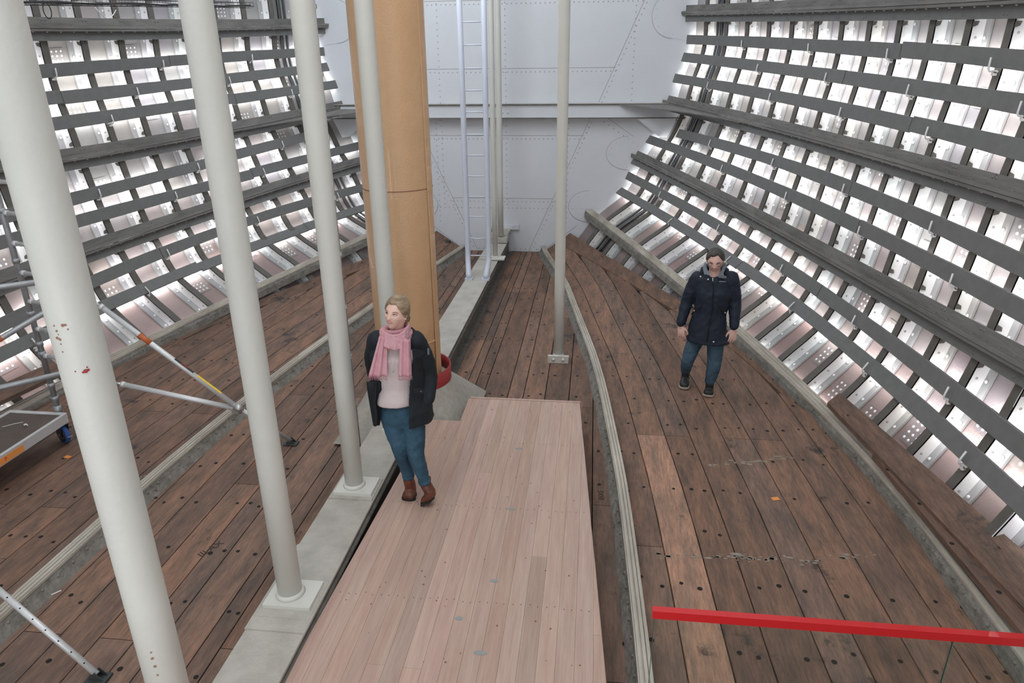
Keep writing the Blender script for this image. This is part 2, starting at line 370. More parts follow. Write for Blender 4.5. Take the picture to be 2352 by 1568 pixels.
# bilge ledge beams (S4 and the inner T ledges)
def tcurve(s,Y):
    Ys=[1,3,5,6,7,8,9,10,11,12,12.9,13.6]; R=[2.17,2.18,2.117,2.04,1.963,1.847,1.69,1.538,1.393,1.162,.94,.80]
    Lf=[2.0,2.01,1.995,1.92,1.84,1.72,1.57,1.415,1.27,1.04,.90,.76]
    return s*float(np.interp(Y,Ys,R if s>0 else Lf))
def tsm(s,Y): return (tcurve(s,Y-.5)+2*tcurve(s,Y)+tcurve(s,min(Y+.5,YB)))/4
EY=[.5,5,6.2,7,8,9,10,11,11.65,13.6]; EX=[4.36,4.36,4.33,4.3,4.05,3.74,3.2,2.73,2.38,1.36]
def ez(Y): return .40*max(0,(Y-4.5)/9.1)**2
def ex(s,Y): return s*float(np.interp(Y,EY,EX))
def ledge(name,label,group,cfun,zfun,s,y0,y1,inward,w=.1,h=.14,flare=.02):
    N=30; root=empty(name,label,'ledge beam',(cfun(y0+1),y0+1,0),group); top=MB(); side=MB()
    R=[];S2=[];rid=[[],[],[]]
    for i in range(N+1):
        Y=y0+(y1-y0)*i/N; x=cfun(Y); d=(cfun(min(Y+.1,y1))-cfun(Y-.1)); t=Vector((d,.2,0)).normalized(); nr=Vector((t.y,-t.x,0))*(-s)*inward  # towards the keelson
        z=zfun(Y); c=Vector((x,Y,z))
        R.append([c+nr*w/2+Vector((0,0,-.02)),c+nr*w/2,c-nr*w/2,c-nr*w/2+Vector((0,0,-.02))])
        for k,q in enumerate((-.38*w,-.08*w,.28*w)):
            b=c+nr*q; rid[k].append([b+nr*.013+Vector((0,0,-.001)),b+nr*.010+Vector((0,0,.014)),b-nr*.010+Vector((0,0,.014)),b-nr*.013+Vector((0,0,-.001))])
        wob=.006*math.sin(Y*9.1)+.004*math.sin(Y*23)
        S2.append([c+nr*(w/2-.005)+Vector((0,0,-.02)),c+nr*(w/2+.012+wob)+Vector((0,0,-.06)),c+nr*(w/2+flare+wob)+Vector((0,0,-h)),c-nr*(w/2)+Vector((0,0,-h)),c-nr*(w/2)+Vector((0,0,-.02))])
    top.loft(R,M_ledge,True,True,(1,1,1),False)
    for r in rid: top.loft(r,M_ledge,True,True,(1,1,1),False)
    side.loft(S2,M_conc,True,True,(1,1,1),False)
    Y=y0+.2
    while Y<y1-.2:
        x=cfun(Y); side.dome((x-s*inward*(w/2+.01),Y,zfun(Y)-.055),(-s*inward,0,.2),.014,.012,M_conc,6); Y+=.15
    part(top,'ridged_top',root); part(side,'cement_side',root)
for s,nm in((1,'right'),(-1,'left')):
    ledge('bilge_ledge','curved low ledge beam, worn white ridged top, on the floor %s of the girder'%nm,'inner floor ledges',lambda Y,s=s:tsm(s,Y),lambda Y:.12,s,.8,YB-.03,1,.088,.13,.06)
    ledge('bilge_ledge','long ledge beam along the floor edge at the foot of the %s hull side'%nm,'outer floor ledges',lambda Y,s=s:s*lx('S4',Y),lambda Y,s=s:lz('S4',Y,s),s,.8,YB-.03,1,.15,.15)
# ------------------------------------------------------------------ floor
def strip(mb,xl,xr,y0,y1,zf,th,m,tint,step=.6):
    N=max(1,int((y1-y0)/step)); T=[];
    for i in range(N+1):
        Y=y0+(y1-y0)*i/N; a=xl(Y); b=xr(Y)
        if b<a+.004: b=a+.004
        T.append([Vector((a,Y,zf(a,Y)-th)),Vector((a,Y,zf(a,Y))),Vector((b,Y,zf(b,Y))),Vector((b,Y,zf(b,Y)-th))])
    mb.loft(T,m,True,True,tint,False)
def ptint(rr,lo=.72,hi=1.2):
    v=rr.uniform(lo,hi); w=rr.uniform(-.05,.07); return (v*(1+w),v,v*(1-w))
rr=random.Random(11)
def fz(x,Y):   # floor height
    s=1 if x>0 else -1; ti=abs(tsm(s,Y)); eo=abs(ex(s,Y)); a=abs(x)
    if a<=ti or eo<=ti: return ez(Y)*.0 if a<ti else ez(Y)
    return ez(Y)*min(1.1,((a-ti)/(eo-ti)))**1.0
G=.0048
def sgn_strip(mb,s,a,b,y0,y1,tint):
    if s>0: strip(mb,lambda Y:a(Y)+G,lambda Y:b(Y)-G,y0,y1,fz,.05,M_wood,tint)
    else: strip(mb,lambda Y:-b(Y)+G,lambda Y:-a(Y)-G,y0,y1,fz,.05,M_wood,tint)
def holes(mb,s,a,b,y0,y1,rr):
    for Y in FR:
        if y0+.06<Y-.25<y1-.06 and rr.random()<.75:
            yy=Y-.25; A=a(yy);B=b(yy)
            if B-A<.12: continue
            for f in rr.choice([(.28,.72),(.3,),(.7,),(.25,.78)]):
                x=s*(A+(B-A)*f); y3=yy+rr.uniform(-.05,.05); mb.disc((x,y3,fz(x,y3)+.0022),(0,0,1),rr.uniform(.014,.019),M_hole,10)
for s,nm in((1,'right'),(-1,'left')):
    cen=MB(); edges=[.16,.385,.49,.62,.90,1.075,1.32,1.59,1.86,2.3]
    for k in range(len(edges)-1):
        a=edges[k]; b=edges[k+1]; y=.6; 
        stops=[y]+sorted(rr.sample([3.1,4.9,6.7,8.65,10.8,9.6],2))+[YB-.01]
        if k<4 and s>0: stops=[.6,4.1,8.6,10.8,YB-.01]
        for q in range(len(stops)-1):
            y0,y1=stops[q]+.003,stops[q+1]-.003
            # stop the plank where the curved ledge cuts across
            ye=y1
            while ye>y0 and abs(tsm(s,ye))<a+.02: ye-=.1
            if ye<=y0+.15: continue
            fa=lambda Y,a=a:a; fb=lambda Y,b=b,s=s:max(min(b,abs(tsm(s,Y))),0)
            sgn_strip(cen,s,fa,fb,y0,ye,ptint(rr)); holes(cen,s,fa,fb,y0,ye,rr)
    o=struct(cen.build('floor')); o['label']='dark wooden planking between the central girder and the curved ledge on the %s'%nm
    side=MB(); wd=[0,.27,.55,.80,1.12,1.38,1.68,1.98,2.28,2.6,2.9]
    for k in range(len(wd)-1):
        stops=[.6]+sorted(rr.sample([2.6,3.75,4.4,6.15,7.3,8.9],2))+[YB-.01]
        for q in range(len(stops)-1):
            y0,y1=stops[q]+.003,stops[q+1]-.003
            fa=lambda Y,k=k,s=s:min(abs(tsm(s,Y))+wd[k],abs(ex(s,Y))-.30 if Y>7 else 99)
            fb=lambda Y,k=k,s=s:min(abs(tsm(s,Y))+wd[k+1],abs(ex(s,Y))-.30 if Y>7 else abs(s*lx('S4',Y))-.02)
            ye=y1
            while ye>y0 and fb(ye)-fa(ye)<.03: ye-=.1
            if ye<=y0+.15: continue
            if fb(y0)-fa(y0)<.03: continue
            sgn_strip(side,s,fa,fb,y0,ye,(1.95,1.85,1.75) if (s>0 and k==1 and q==1) else ptint(rr)); holes(side,s,fa,fb,y0,ye,rr)
    # edge plank along the hull
    for y0,y1 in((7.0,10.2),(10.2,YB-.01)):
        fa=lambda Y,s=s:abs(ex(s,Y))-.30; fb=lambda Y,s=s:abs(ex(s,Y))
        sgn_strip(side,s,fa,fb,y0,y1-.004,ptint(rr,.8,1.0)); holes(side,s,fa,fb,y0,y1,rr)
    o=struct(side.build('floor')); o['label']='dark bolted wooden planking outside the curved ledge on the %s'%nm
# pale scuffs of old paint worn into the planks
M_scuff=mat('old_pale_paint_scuff',(.30,.26,.21),.8)
mb=MB(); rk=random.Random(21)
for (x0,y0),(x1,y1),n_ in (((2.95,5.62),(3.75,5.85),60),((2.35,4.30),(3.35,4.36),70),((3.35,4.30),(4.0,4.5),30),((-2.3,4.9),(-1.9,5.0),20),((1.9,10.3),(2.25,10.5),20)):
    for i in range(n_):
        t=rk.random(); x=x0+(x1-x0)*t+rk.gauss(0,.012); y=y0+(y1-y0)*t+rk.gauss(0,.018); r=abs(rk.gauss(.004,.005))+.002
        mb.disc((x,y,fz(x,y)+.0018),(0,0,1),r,M_scuff,6,rk.uniform(1,3.2))
struct(mb.build('floor'))
# under-floor
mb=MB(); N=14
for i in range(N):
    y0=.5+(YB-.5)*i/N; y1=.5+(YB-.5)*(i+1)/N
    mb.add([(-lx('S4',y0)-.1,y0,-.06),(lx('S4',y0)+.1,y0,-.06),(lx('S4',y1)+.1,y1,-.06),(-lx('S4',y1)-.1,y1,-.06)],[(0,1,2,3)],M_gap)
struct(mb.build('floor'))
# loose outer planks
def lplank(pts,z,label,th=.045,m=M_wood,tint=(.85,.85,.85)):
    mb=MB(); mb.poly([(x,y,z+dz) for x,y,dz in pts],(0,0,-th),m,tint)
    xs=sum(p[0] for p in pts)/len(pts); ys=sum(p[1] for p in pts)/len(pts)
    a,b,c,d=[Vector((p[0],p[1],z+p[2]+.002)) for p in pts]
    for i in range(5):
        f=.1+.19*i; mb.disc(a.lerp(d,f).lerp(b.lerp(c,f),.35+.3*(i%2)),(0,0,1),.017,M_hole,10)
    return tag(mb.build('floor_plank',loc=(xs,ys,z)),label,'plank','loose planks behind the outer ledges')
lplank([(4.20,6.50,.0),(4.31,6.52,.10),(4.88,3.0,.14),(4.60,3.0,0)],.28,'wide loose dark plank behind the right outer ledge, against the hull ribs')
lplank([(4.30,5.55,0),(4.335,5.55,.0),(4.585,3.0,.0),(4.45,3.0,0)],.25,'tapering loose dark plank squeezed between the right outer ledge and the wide plank')
lplank([(-4.14,6.50,0),(-4.27,6.50,.10),(-4.75,3.6,.10),(-4.53,3.6,0)],.28,'wide loose dark plank behind the left outer ledge, beside the scaffold')
# ------------------------------------------------------------------ bulkhead
mb=MB()
HW=[(x+.25*0,z) for x,z in []]
pr=[]
A=smoothsec(YB,1); Tn=np.gradient(A,axis=0); Tn/=np.linalg.norm(Tn,axis=1)[:,None]; Bn=A+np.stack([Tn[:,1],-Tn[:,0]],1)*.195
rp=[(b[0],b[1]) for b in Bn if b[1]>.0]
A2=smoothsec(YB,-1); Tn=np.gradient(A2,axis=0); Tn/=np.linalg.norm(Tn,axis=1)[:,None]; Bn=A2+np.stack([Tn[:,1],-Tn[:,0]],1)*.195
lp=[(-b[0],b[1]) for b in Bn if b[1]>.0]
outline=[(x,YB,z) for x,z in rp]+[(x,YB,z) for x,z in reversed(lp)]+[(-.6,YB,-.12),(.6,YB,-.12)]
mb.poly(outline,(0,.03,0),M_bulk)
def rivrow(p,q,d=.085,off=(0,0)):
    p=Vector((p[0]+off[0],YB,p[1]+off[1])); q=Vector((q[0]+off[0],YB,q[1]+off[1])); n=max(2,int((q-p).length/d))
    for i in range(n+1): mb.dome(p.lerp(q,i/n),(0,-1,0),.014,.010,M_rivet,6)
def seam(p,q):
    a=Vector((p[0],YB-.002,p[1])); b=Vector((q[0],YB-.002,q[1])); d=(b-a).normalized(); u=Vector((-d.z,0,d.x))*.005
    mb.add([a-u,b-u,b+u,a+u],[(0,1,2,3)],M_seam)
for z,x in((4.62,2.55),(3.47,2.12),(2.27,1.58),(1.07,1.0)):
    seam((-x,z),(x,z)); rivrow((-x,z-.06),(x,z-.06))
rivrow((-1.6,.88),(1.75,.88))
for x,z0,z1 in((-1.17,.95,6.5),(.09,.95,6.5),(-2.4,2.9,6.5),(2.44,2.9,6.5),(1.28,.6,2.5),(-1.28,.6,2.5)): rivrow((x,z0),(x,z1),.105)
for s in(1,-1):
    seam((s*3.2,6),(s*1.84,2.87)); rivrow((s*3.2,6),(s*1.84,2.87),.1,(s*.06,0))
    seam((s*1.70,2.6),(s*.52,.0)); rivrow((s*1.70,2.6),(s*.52,.0),.1,(s*.06,0))
    seam((s*2.0,2.6),(s*2.75,2.1)); rivrow((s*2.0,2.6),(s*2.75,2.1),.11,(s*-.05,-.08))
    seam((s*.8,.0),(s*1.5,.55)); 
    # gusset plates round the stringer ends
    for (cx,cz,w,h) in((3.1,4.32,.42,.75),(2.42,1.95,.45,.62),(1.72,.93,.45,.62)):
        pts=[]
        for k in range(14):
            a=math.pi*.5+math.pi*k/13; pts.append((cx+w*.9*math.cos(a)*1.0,cz+h*.5*math.sin(a)))
        pts+= [(cx+.35,cz-h*.5-.05),(cx+.35,cz+h*.5)]
        mb.poly([(s*x,YB-.001,z) for x,z in pts],(0,-.006,0),M_bulk)
        ring=[(s*x,z) for x,z in pts[:14]]
        for k in range(13): 
            a=Vector((ring[k][0],YB-.0085,ring[k][1])); b=Vector((ring[k+1][0],YB-.0085,ring[k+1][1])); d=(b-a).normalized(); u=Vector((-d.z,0,d.x))*.004
            mb.add([a-u,b-u,b+u,a+u],[(0,1,2,3)],M_seam)
        for k in range(1,14,2): mb.dome((s*(cx+(pts[k][0]-cx)*.82),YB-.007,cz+(pts[k][1]-cz)*.82),(0,-1,0),.013,.009,M_bulk,6)
rivrow((-.5,.05),(.9,.05),.1)
o=struct(mb.build('wall_back')); o['label']='bluish white riveted steel bulkhead closing the hold'
# bulkhead shelf beam
root=empty('bulkhead_beam','white horizontal box beam running right across the bulkhead','beam',(0,YB-.12,2.7))
mb=MB(); mb.box((0,YB-.10,2.72),(7.2,.18,.22),M_bulk); part(mb,'box_section',root)
mb=MB(); mb.box((0,YB-.11,2.845),(7.1,.24,.02),M_keel); mb.box((0,YB-.11,2.60),(7.0,.22,.015),M_keel); 
mb.box((0,YB-.225,2.842),(7.0,.012,.014),M_keelside); mb.box((0,YB-.215,2.60),(7.0,.012,.014),M_keelside); part(mb,'flanges',root)
mb=MB()
for s in(1,-1):
    mb.poly([(s*2.55,YB-.195,2.82),(s*3.62,YB-.195,2.82),(s*3.62,YB-.195,2.61),(s*2.55,YB-.195,2.61)],(0,-.008,0),M_bulk)
    for x in(2.65,2.85,3.05,3.25):
        for z in(2.66,2.78): mb.dome((s*x,YB-.203,z),(0,-1,0),.015,.01,M_bulk,7)
    mb.poly([(s*2.55,YB-.19,2.59),(s*3.75,YB-.19,2.59),(s*3.6,YB-.19,2.2),(s*2.98,YB-.19,2.26)],(0,.012,0),M_bulk)
for x in(.05,.15): mb.dome((x,YB-.19,2.70),(0,-1,0),.025,.015,M_bulk,10)
part(mb,'end_brackets',root)
for s,nm in((1,'right'),(-1,'left')):
    mb=MB(); pts=[]
    for i in range(9):
        t=i/8; Y=YB-.24-2.2*t; pts.append((s*(lx('S2',Y)-.14),Y,lz('S2',Y,s)))
    inner=[(s*(2.05+ .95*t+ .35*math.sin(t*math.pi*.5)) if False else s*(lx('S2',YB-.24-2.2*t)-.14-.85*(1-t)**2.2),YB-.24-2.2*t,lz('S2',YB-.24-2.2*t,s)) for t in [i/8 for i in range(9)]]
    T=[[Vector(a),Vector(b),Vector(b)+Vector((0,0,-.018)),Vector(a)+Vector((0,0,-.018))] for a,b in zip(pts,inner)]
    mb.loft(T,M_keelside if False else M_string,True,True,(1,1,1),False)
    tag(mb.build('knee_plate',loc=pts[4]),'flat brown grey knee plate joining the %s middle stringer to the bulkhead beam'%nm,'plate')
# ------------------------------------------------------------------ keelson
root=empty('keelson_girder','low cream painted steel girder running down the middle of the wooden floor','girder',(0,6,0))
mb=MB(); mb.box((0,(.6+12.75)/2,.342),(.36,12.15,.016),M_keel)
for y,w,l,z in((1.95,.3,.5,.354),(3.2,.34,.34,.354),(4.42,.34,.30,.354),(3.32,.37,.78,.352),(11.59,.34,.16,.356),(6.0,.37,.5,.353)): mb.box((0,y,z),(w,l,.014),M_keel)
part(mb,'top_plate',root)
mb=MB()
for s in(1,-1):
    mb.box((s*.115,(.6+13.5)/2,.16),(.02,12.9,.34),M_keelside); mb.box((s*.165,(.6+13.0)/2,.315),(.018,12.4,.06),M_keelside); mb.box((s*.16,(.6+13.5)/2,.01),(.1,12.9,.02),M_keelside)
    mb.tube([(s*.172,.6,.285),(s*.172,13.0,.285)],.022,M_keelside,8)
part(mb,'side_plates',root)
mb=MB(); mb.box((0,12.95,.40),(.36,.30,.10),M_keel); mb.box((0,13.25,.46),(.34,.6,.02),M_keel); mb.box((.02,YB-.03,.50),(.62,.04,.10),M_bulk); 
for x in(-.22,-.08,.08,.22): mb.dome((x,YB-.05,.51),(0,-1,0),.014,.01,M_bulk,7)
part(mb,'end_step',root)
# ------------------------------------------------------------------ pillars
def pillar(label,x,y,r,z0,base=True,group='cream pillars on the central girder',m=M_pillar,bw=.26,lab2=None,top=7.0,r2=None):
    root=empty('pillar',label,'pillar',(x,y,z0),group)
    mb=MB(); n=7; mb.tube([(x,y,z0+.02+(top-z0)*i/n) for i in range(n+1)],r if r2 is None else [r+(r2-r)*i/n for i in range(n+1)],m,32); part(mb,'shaft',root)
    if base:
        mb=MB(); mb.box((x+.02,y,z0+.012),(bw,.24,.024),m); mb.tube([(x,y,z0+.02),(x,y,z0+.05)],[r+.02,r+.002],m,32); part(mb,'base_plate',root)
    return root
pillar('thick cream steel pillar nearest the viewer with small rust marks',-.052,2.1,.083,.36)
_pa=[o for o in bpy.data.objects if o.name=='pillar'][0]
def on_pillar(px,py,cx=-.052,cy=2.1,r=.0832):
    d=Rm@Vector((px-1176,-(py-784),-1568)); o=Vector((1.77-cx,0-cy,3.4)); A=d.x**2+d.y**2; B=2*(o.x*d.x+o.y*d.y); Cc=o.x**2+o.y**2-r*r
    D=B*B-4*A*Cc
    if D<0: return None
    t=(-B-math.sqrt(D))/(2*A); p=Vector((o.x+d.x*t+cx,o.y+d.y*t+cy,3.4+d.z*t)); return p,Vector((p.x-cx,p.y-cy,0)).normalized()
mb=MB(); rk=random.Random(2)
for px,py,r,m in((124,748,.003,0),(130,760,.004,0),(134,768,.003,0),(137,779,.007,0),(131,776,.005,0),(140,790,.003,0),(144,808,.003,0),(150,746,.005,0),(144,747,.006,0),(156,756,.003,0),(197,852,.008,1),(191,855,.005,1),(203,849,.005,1),(173,853,.003,1),(200,843,.003,1),(347,1498,.004,0),(350,1512,.006,0),(356,1530,.007,0),(362,1550,.005,0)):
    q=on_pillar(px,py)
    if q: mb.disc(q[0]+q[1]*.0006,q[1],r,M_rustm if m==0 else M_red,8,rk.uniform(.6,1.3))
part(mb,'rust_marks',_pa)
pillar('cream steel pillar second nearest the viewer, on a rounded girder plate',-.022,3.22,.074,.36,bw=.30)
pillar('cream steel pillar third from the viewer, left of the woman on the girder',-.017,4.43,.070,.36,bw=.30,r2=.080)
pillar('slim cream pillar standing directly in front of the tan mast, behind the woman',.044,5.45,.071,.35)
root=pillar('slim free-standing cream pillar right of the girder, bolted to the dark floor planks',1.418,7.98,.062,.0,False,None)
mb=MB(); mb.box((1.418,7.98,.02),(.26,.16,.04),M_pillar); mb.box((1.418,7.90,.045),(.26,.03,.10),M_pillar)
mb.tube([(1.418,7.98,.03),(1.418,7.98,.10)],[.075,.064],M_pillar,24)
for x in(1.36,1.48):
    mb.dome((x,7.882,.05),(0,-1,0),.026,.014,M_pillar,6); mb.dome((x,7.87,.05),(0,-1,0),.015,.012,M_pillar,6)
part(mb,'foot_bracket',root)
pillar('thin pale pillar close to the bulkhead, standing on the raised end of the girder',.05,12.9,.055,.45,False,'thin pillars by the ladder'); 
pillar('thin pale pillar right behind the ladder, on its own small foot plate',.12,11.59,.045,.36,True,'thin pillars by the ladder',bw=.3)
# ------------------------------------------------------------------ mast
root=empty('mast','thick tan painted steel mast rising from a red collar behind the woman','mast',(-.03,6.3,.3))
mx,my=-.03,6.28
mb=MB(); mb.tube([(mx,my,.35+(7-.35)*i/8) for i in range(9)],[.318,.320,.322,.324,.326,.328,.330,.33,.33],M_mast,64); part(mb,'mast_tube',root)
mb=MB()
for a in(-12,148):
    u=Vector((math.cos(math.radians(a)),math.sin(math.radians(a)),0)); t=Vector((-u.y,u.x,0))
    c=Vector((mx,my,0))+u*.323; mb.poly([c-t*.045+Vector((0,0,.4)),c+t*.045+Vector((0,0,.4)),c+t*.045+Vector((0,0,7)),c-t*.045+Vector((0,0,7))],u*.010,M_mast)
part(mb,'seam_strips',root)
for z,h,m in((2.42,.006,M_knot),(.93,.015,M_mast)):
    mb=MB(); mb.tube([(mx,my,z),(mx,my,z+h)],.3265,m,64); part(mb,'joint_ring',root)
mb=MB(); n=48
rings=[]
for r,z in((.40,.47),(.40,.62),(.385,.62),(.385,.47)): rings.append([Vector((mx+.02+r*math.cos(2*math.pi*k/n),my+r*math.sin(2*math.pi*k/n),z)) for k in range(n)])
rings.append(rings[0]); mb.loft(rings,M_red,True,False,(1,1,1),True); part(mb,'red_collar',root)
# flared step: round at collar, square at the foot
mb=MB(); rings=[]
for i in range(6):
    t=i/5; z=.48-(.48-.03)*t; ring=[]
    for k in range(n):
        a=2*math.pi*k/n; cs,sn=math.cos(a),math.sin(a); q=max(abs(cs),abs(sn)); R1=.39; 
        hx,hy=.66,.66; rx=(1-t)*R1*cs+t*hx*cs/q; ry=(1-t)*R1*sn+t*hy*sn/q; ring.append(Vector((mx+.02+rx,my+ry,z)))
    rings.append(ring)
mb.loft(rings,M_cream2,True,True,(1,1,1),False); part(mb,'flared_step',root)
# ------------------------------------------------------------------ ladder
root=empty('ladder','tall pale blue steel ladder standing on the girder in front of the bulkhead','ladder',(0,10.4,.35))
for s in(1,-1):
    mb=MB(); x=.175*s+.0; mb.tube([(s*.135+.012,10.30,.37),(s*.14+.01,10.32,.42),(s*.155+.008,10.40,.52),(s*.168+.006,10.47,.62),(s*.17+.005,10.5,.76),(s*.17+.005,10.5,3),(s*.182,10.5,7)],[.047,.045,.042,.042,.042,.042,.042],M_ladder,16)
    part(mb,'rail',root)
    mb=MB(); mb.box((s*.135+.012,10.30,.365),(.115,.12,.03),M_ladder); part(mb,'foot_plate',root)
for i,z in enumerate([.69,.98,1.31,1.62,1.93,2.24,2.54,2.86,3.16,3.46,3.77,4.07,4.38,4.69,5.0,5.3,5.6]):
    mb=MB(); sag=.02 if i==1 else 0; mb.tube([(-.165,10.5,z),(0,10.5,z-sag),(.17,10.5,z)],.0095,M_ladder,8); part(mb,'rung',root)
# ------------------------------------------------------------------ new pine platform
root=empty('wooden_platform','large platform of fresh pale pine boards laid beside the girder','platform',(1,4,.27))
mb=MB(); xl=lambda Y:.195+.022*max(Y-2,0)+.0; 
def XL(Y): return .175 if Y<2.6 else .175+(Y-2.63)*.0375
def XR(Y): return 2.12-.0645*Y
y0=.7; w=.106; x=-.0; rk=random.Random(5)
zt=.30
for k in range(24):
    a=.17+k*w; b=a+w-.0012
    if a>2.12: break
    far=5.71 if a<.585 else 6.20
    stops=[y0]+([rk.uniform(2.2,5)] if rk.random()<.45 else [])+[far]
    for q in range(len(stops)-1):
        v=rk.uniform(.9,1.08); t=(v*rk.uniform(.98,1.03),v,v*rk.uniform(.96,1.02)); N=12; T=[]
        for i in range(N+1):
            Y=stops[q]+.0006+(stops[q+1]-stops[q]-.0012)*i/N; A=max(a,XL(Y)); B=min(b,XR(Y))
            if B<A+.001: A=min(A,XR(Y)-.001) if B<XL(Y)+.5 and False else A; B=A+.001
            if A>XR(Y): A=XR(Y)-.002; B=XR(Y)-.001
            T.append([Vector((A,Y,zt-.028)),Vector((A,Y,zt)),Vector((B,Y,zt)),Vector((B,Y,zt-.028))])
        mb.loft(T,M_new,True,True,t,False)
# knots and nails
for i in range(95):
    Y=rk.uniform(1.6,6.1); X=rk.uniform(XL(Y)+.05,XR(Y)-.05)
    if Y>5.65 and X<.65: continue
    mb.disc((X,Y,zt+.0012),(0,0,1),rk.uniform(.003,.008),M_knot,7,rk.uniform(.7,1.2))
for Y in(2.35,3.35,4.35,5.35):
    for k in range(17):
        for d in(.03,.078):
            X=.17+k*w+d
            if XL(Y)+.01<X<XR(Y)-.01: mb.disc((X,Y+rk.uniform(-.012,.012),zt+.0013),(0,0,1),.0035,M_hole,6)
for X,Y,sx in((1.20,5.25,2.2),(1.24,4.35,2.2),(1.22,3.55,1.8),(1.05,3.2,1.6),(1.22,2.95,2.6),(1.25,2.62,1.5)): mb.disc((X,Y,zt+.0014),(0,0,1),.016,M_bluest,9,sx)
part(mb,'board_surface',root)
mb=MB(); mb.box((1.165,6.215,.292),(1.12,.03,.028),M_new); mb.box((.60,5.96,.265),(.03,.50,.05),M_new); part(mb,'end_batten',root)
mb=MB()
for Y in(1.2,2.35,3.35,4.35,5.35): mb.box(((XL(Y)+XR(Y))/2,Y,.135),(XR(Y)-XL(Y)-.06,.07,.268),M_new)
part(mb,'joists',root)
exec_people=True
# ------------------------------------------------------------------ scaffold
def text(s,size,m,loc,R,name,parent,al='CENTER'):
    c=bpy.data.curves.new(name,'FONT'); c.body=s; c.size=size; c.align_x=al; c.align_y='CENTER'; c.extrude=.0004
    o=bpy.data.objects.new(name,c); COL.objects.link(o)
    dg=bpy.context.evaluated_depsgraph_get(); me=bpy.data.meshes.new_from_object(o.evaluated_get(dg)); bpy.data.objects.remove(o)
    me.materials.clear(); me.materials.append(m)
    o=bpy.data.objects.new(name,me); COL.objects.link(o)
    M=Matrix.Translation(Vector(loc))@R.to_4x4()
    if parent is not None: o.parent=parent; M=Matrix.Translation(-parent_loc(parent))@M
    o.matrix_basis=M; return o
root=empty('scaffold_tower','grey rolling scaffold tower with ladder frame and blue wheels on the left','scaffold',(-3,5.3,0))
p1=Vector((-3.345,5.42,0)); p2=Vector((-2.60,5.22,0)); TR=.0255
for p,z0 in((p1,.35),(p2,.30)):
    mb=MB(); mb.tube([p+Vector((0,0,z0)),p+Vector((0,0,4.6))],TR,M_aludk,16)
    for z in(.36,.48,.62,.95,1.05,1.35,1.85,2.3,2.75,3.2): mb.tube([p+Vector((0,0,z)),p+Vector((0,0,z+.04))],TR+.006,M_aludk,16)
    part(mb,'post',root)
for z in(.95,1.22,1.49,1.76,2.03,2.30,2.57,2.84,3.1):
    mb=MB(); mb.tube([p1+Vector((0,0,z)),p2+Vector((0,0,z))],.019,M_alu,12)
    for a,b in((p1,p2),(p2,p1)):
        d=(b-a).normalized(); mb.tube([a+d*.03+Vector((0,0,z)),a+d*.075+Vector((0,0,z))],.024,M_alu,12)
    part(mb,'rung',root)
def caster(p,z1,yaw):
    m2=MB(); Rz=Matrix.Rotation(yaw,3,'Z'); r=.10; c=p+Rz@Vector((.035,0,r))
    ax=Rz@Vector((0,1,0)); n=28
    def ring(rad,off): return [c+ax*off+rad*(math.cos(2*math.pi*k/n)*(Rz@Vector((1,0,0)))+math.sin(2*math.pi*k/n)*Vector((0,0,1))) for k in range(n)]
    root2=MB(); root2.loft([ring(.06,-.018),ring(.092,-.022),ring(r,-.012),ring(r,.012),ring(.092,.022),ring(.06,.018)],M_blue,True,False)
    w=part(root2,'wheel',root)
    hub=MB(); hub.loft([ring(.085,-.0215),ring(.03,-.026),ring(.03,.026),ring(.085,.0215)],M_dksteel,True,True); h=part(hub,'wheel_hub',w)
    fk=MB()
    for sg in(1,-1):
        a=c+ax*sg*.034; fk.poly([a+Rz@Vector((-.03,0,-.02)),a+Rz@Vector((.02,0,-.03)),a+Rz@Vector((.035,0,.03)),a+Rz@Vector((-.005,0,.115)),a+Rz@Vector((-.075,0,.115))],ax*sg*.004,M_dksteel)
    fk.box(p+Vector((0,0,.218)),(.075,.08,.008),M_steel,Rz); fk.tube([p+Vector((0,0,.22)),p+Vector((0,0,.25))],[.042,.034],M_steel,20)
    fk.box(c+Rz@Vector((-.10,0,-.01)),(.09,.045,.006),M_steel,Rz@Matrix.Rotation(.35,3,'Y'))
    fk.tube([c+ax*-.04,c+ax*.04],.012,M_steel,10)
    part(fk,'wheel_fork',root)
    st=MB(); st.tube([p+Vector((0,0,.24)),p+Vector((0,0,z1))],.019,M_steel,14); st.tube([p+Vector((0,0,z1-.09)),p+Vector((0,0,z1))],.032,M_aludk,14); part(st,'adjusting_stem',root)
caster(p1,.42,math.radians(155)); caster(p2,.42,math.radians(-40))
# deck
dk=empty('scaffold_deck','brown plywood scaffold deck board with aluminium side rails, low beside the left pillars','scaffold deck',(-3.7,4.4,.33))
zd=.36
ax0=Vector((-3.24,5.36,zd)); ax1=Vector((-3.24,2.9,zd)); wv=Vector((-.58,0,0))
mb=MB(); mb.poly([ax0,ax1,ax1+wv,ax0+wv],(0,0,-.012),M_ply); part(mb,'plywood_panel',dk)
for off,nm in((Vector((.0,0,0)),'side_rail'),(wv,'side_rail')):
    mb=MB(); c=(ax0+ax1)/2+off+Vector((.015,0,-.035)); mb.box(c,(.035,2.46,.09),M_alu); part(mb,nm,dk)
mb=MB(); mb.box(ax0+wv/2+Vector((0,0,-.02)),(.6,.05,.05),M_alu); part(mb,'end_rail',dk)
mb=MB(); mb.poly([(-3.205,4.3,.35),(-3.205,4.80,.35),(-3.205,4.80,.29),(-3.205,4.3,.29)],(.002,0,0),M_orange); lb=part(mb,'orange_label',dk)
R=Matrix(((0,0,1),(1,0,0),(0,1,0)))
text('P',.055,M_redlab,(-3.2015,4.60,.32),R,'lettering',lb)
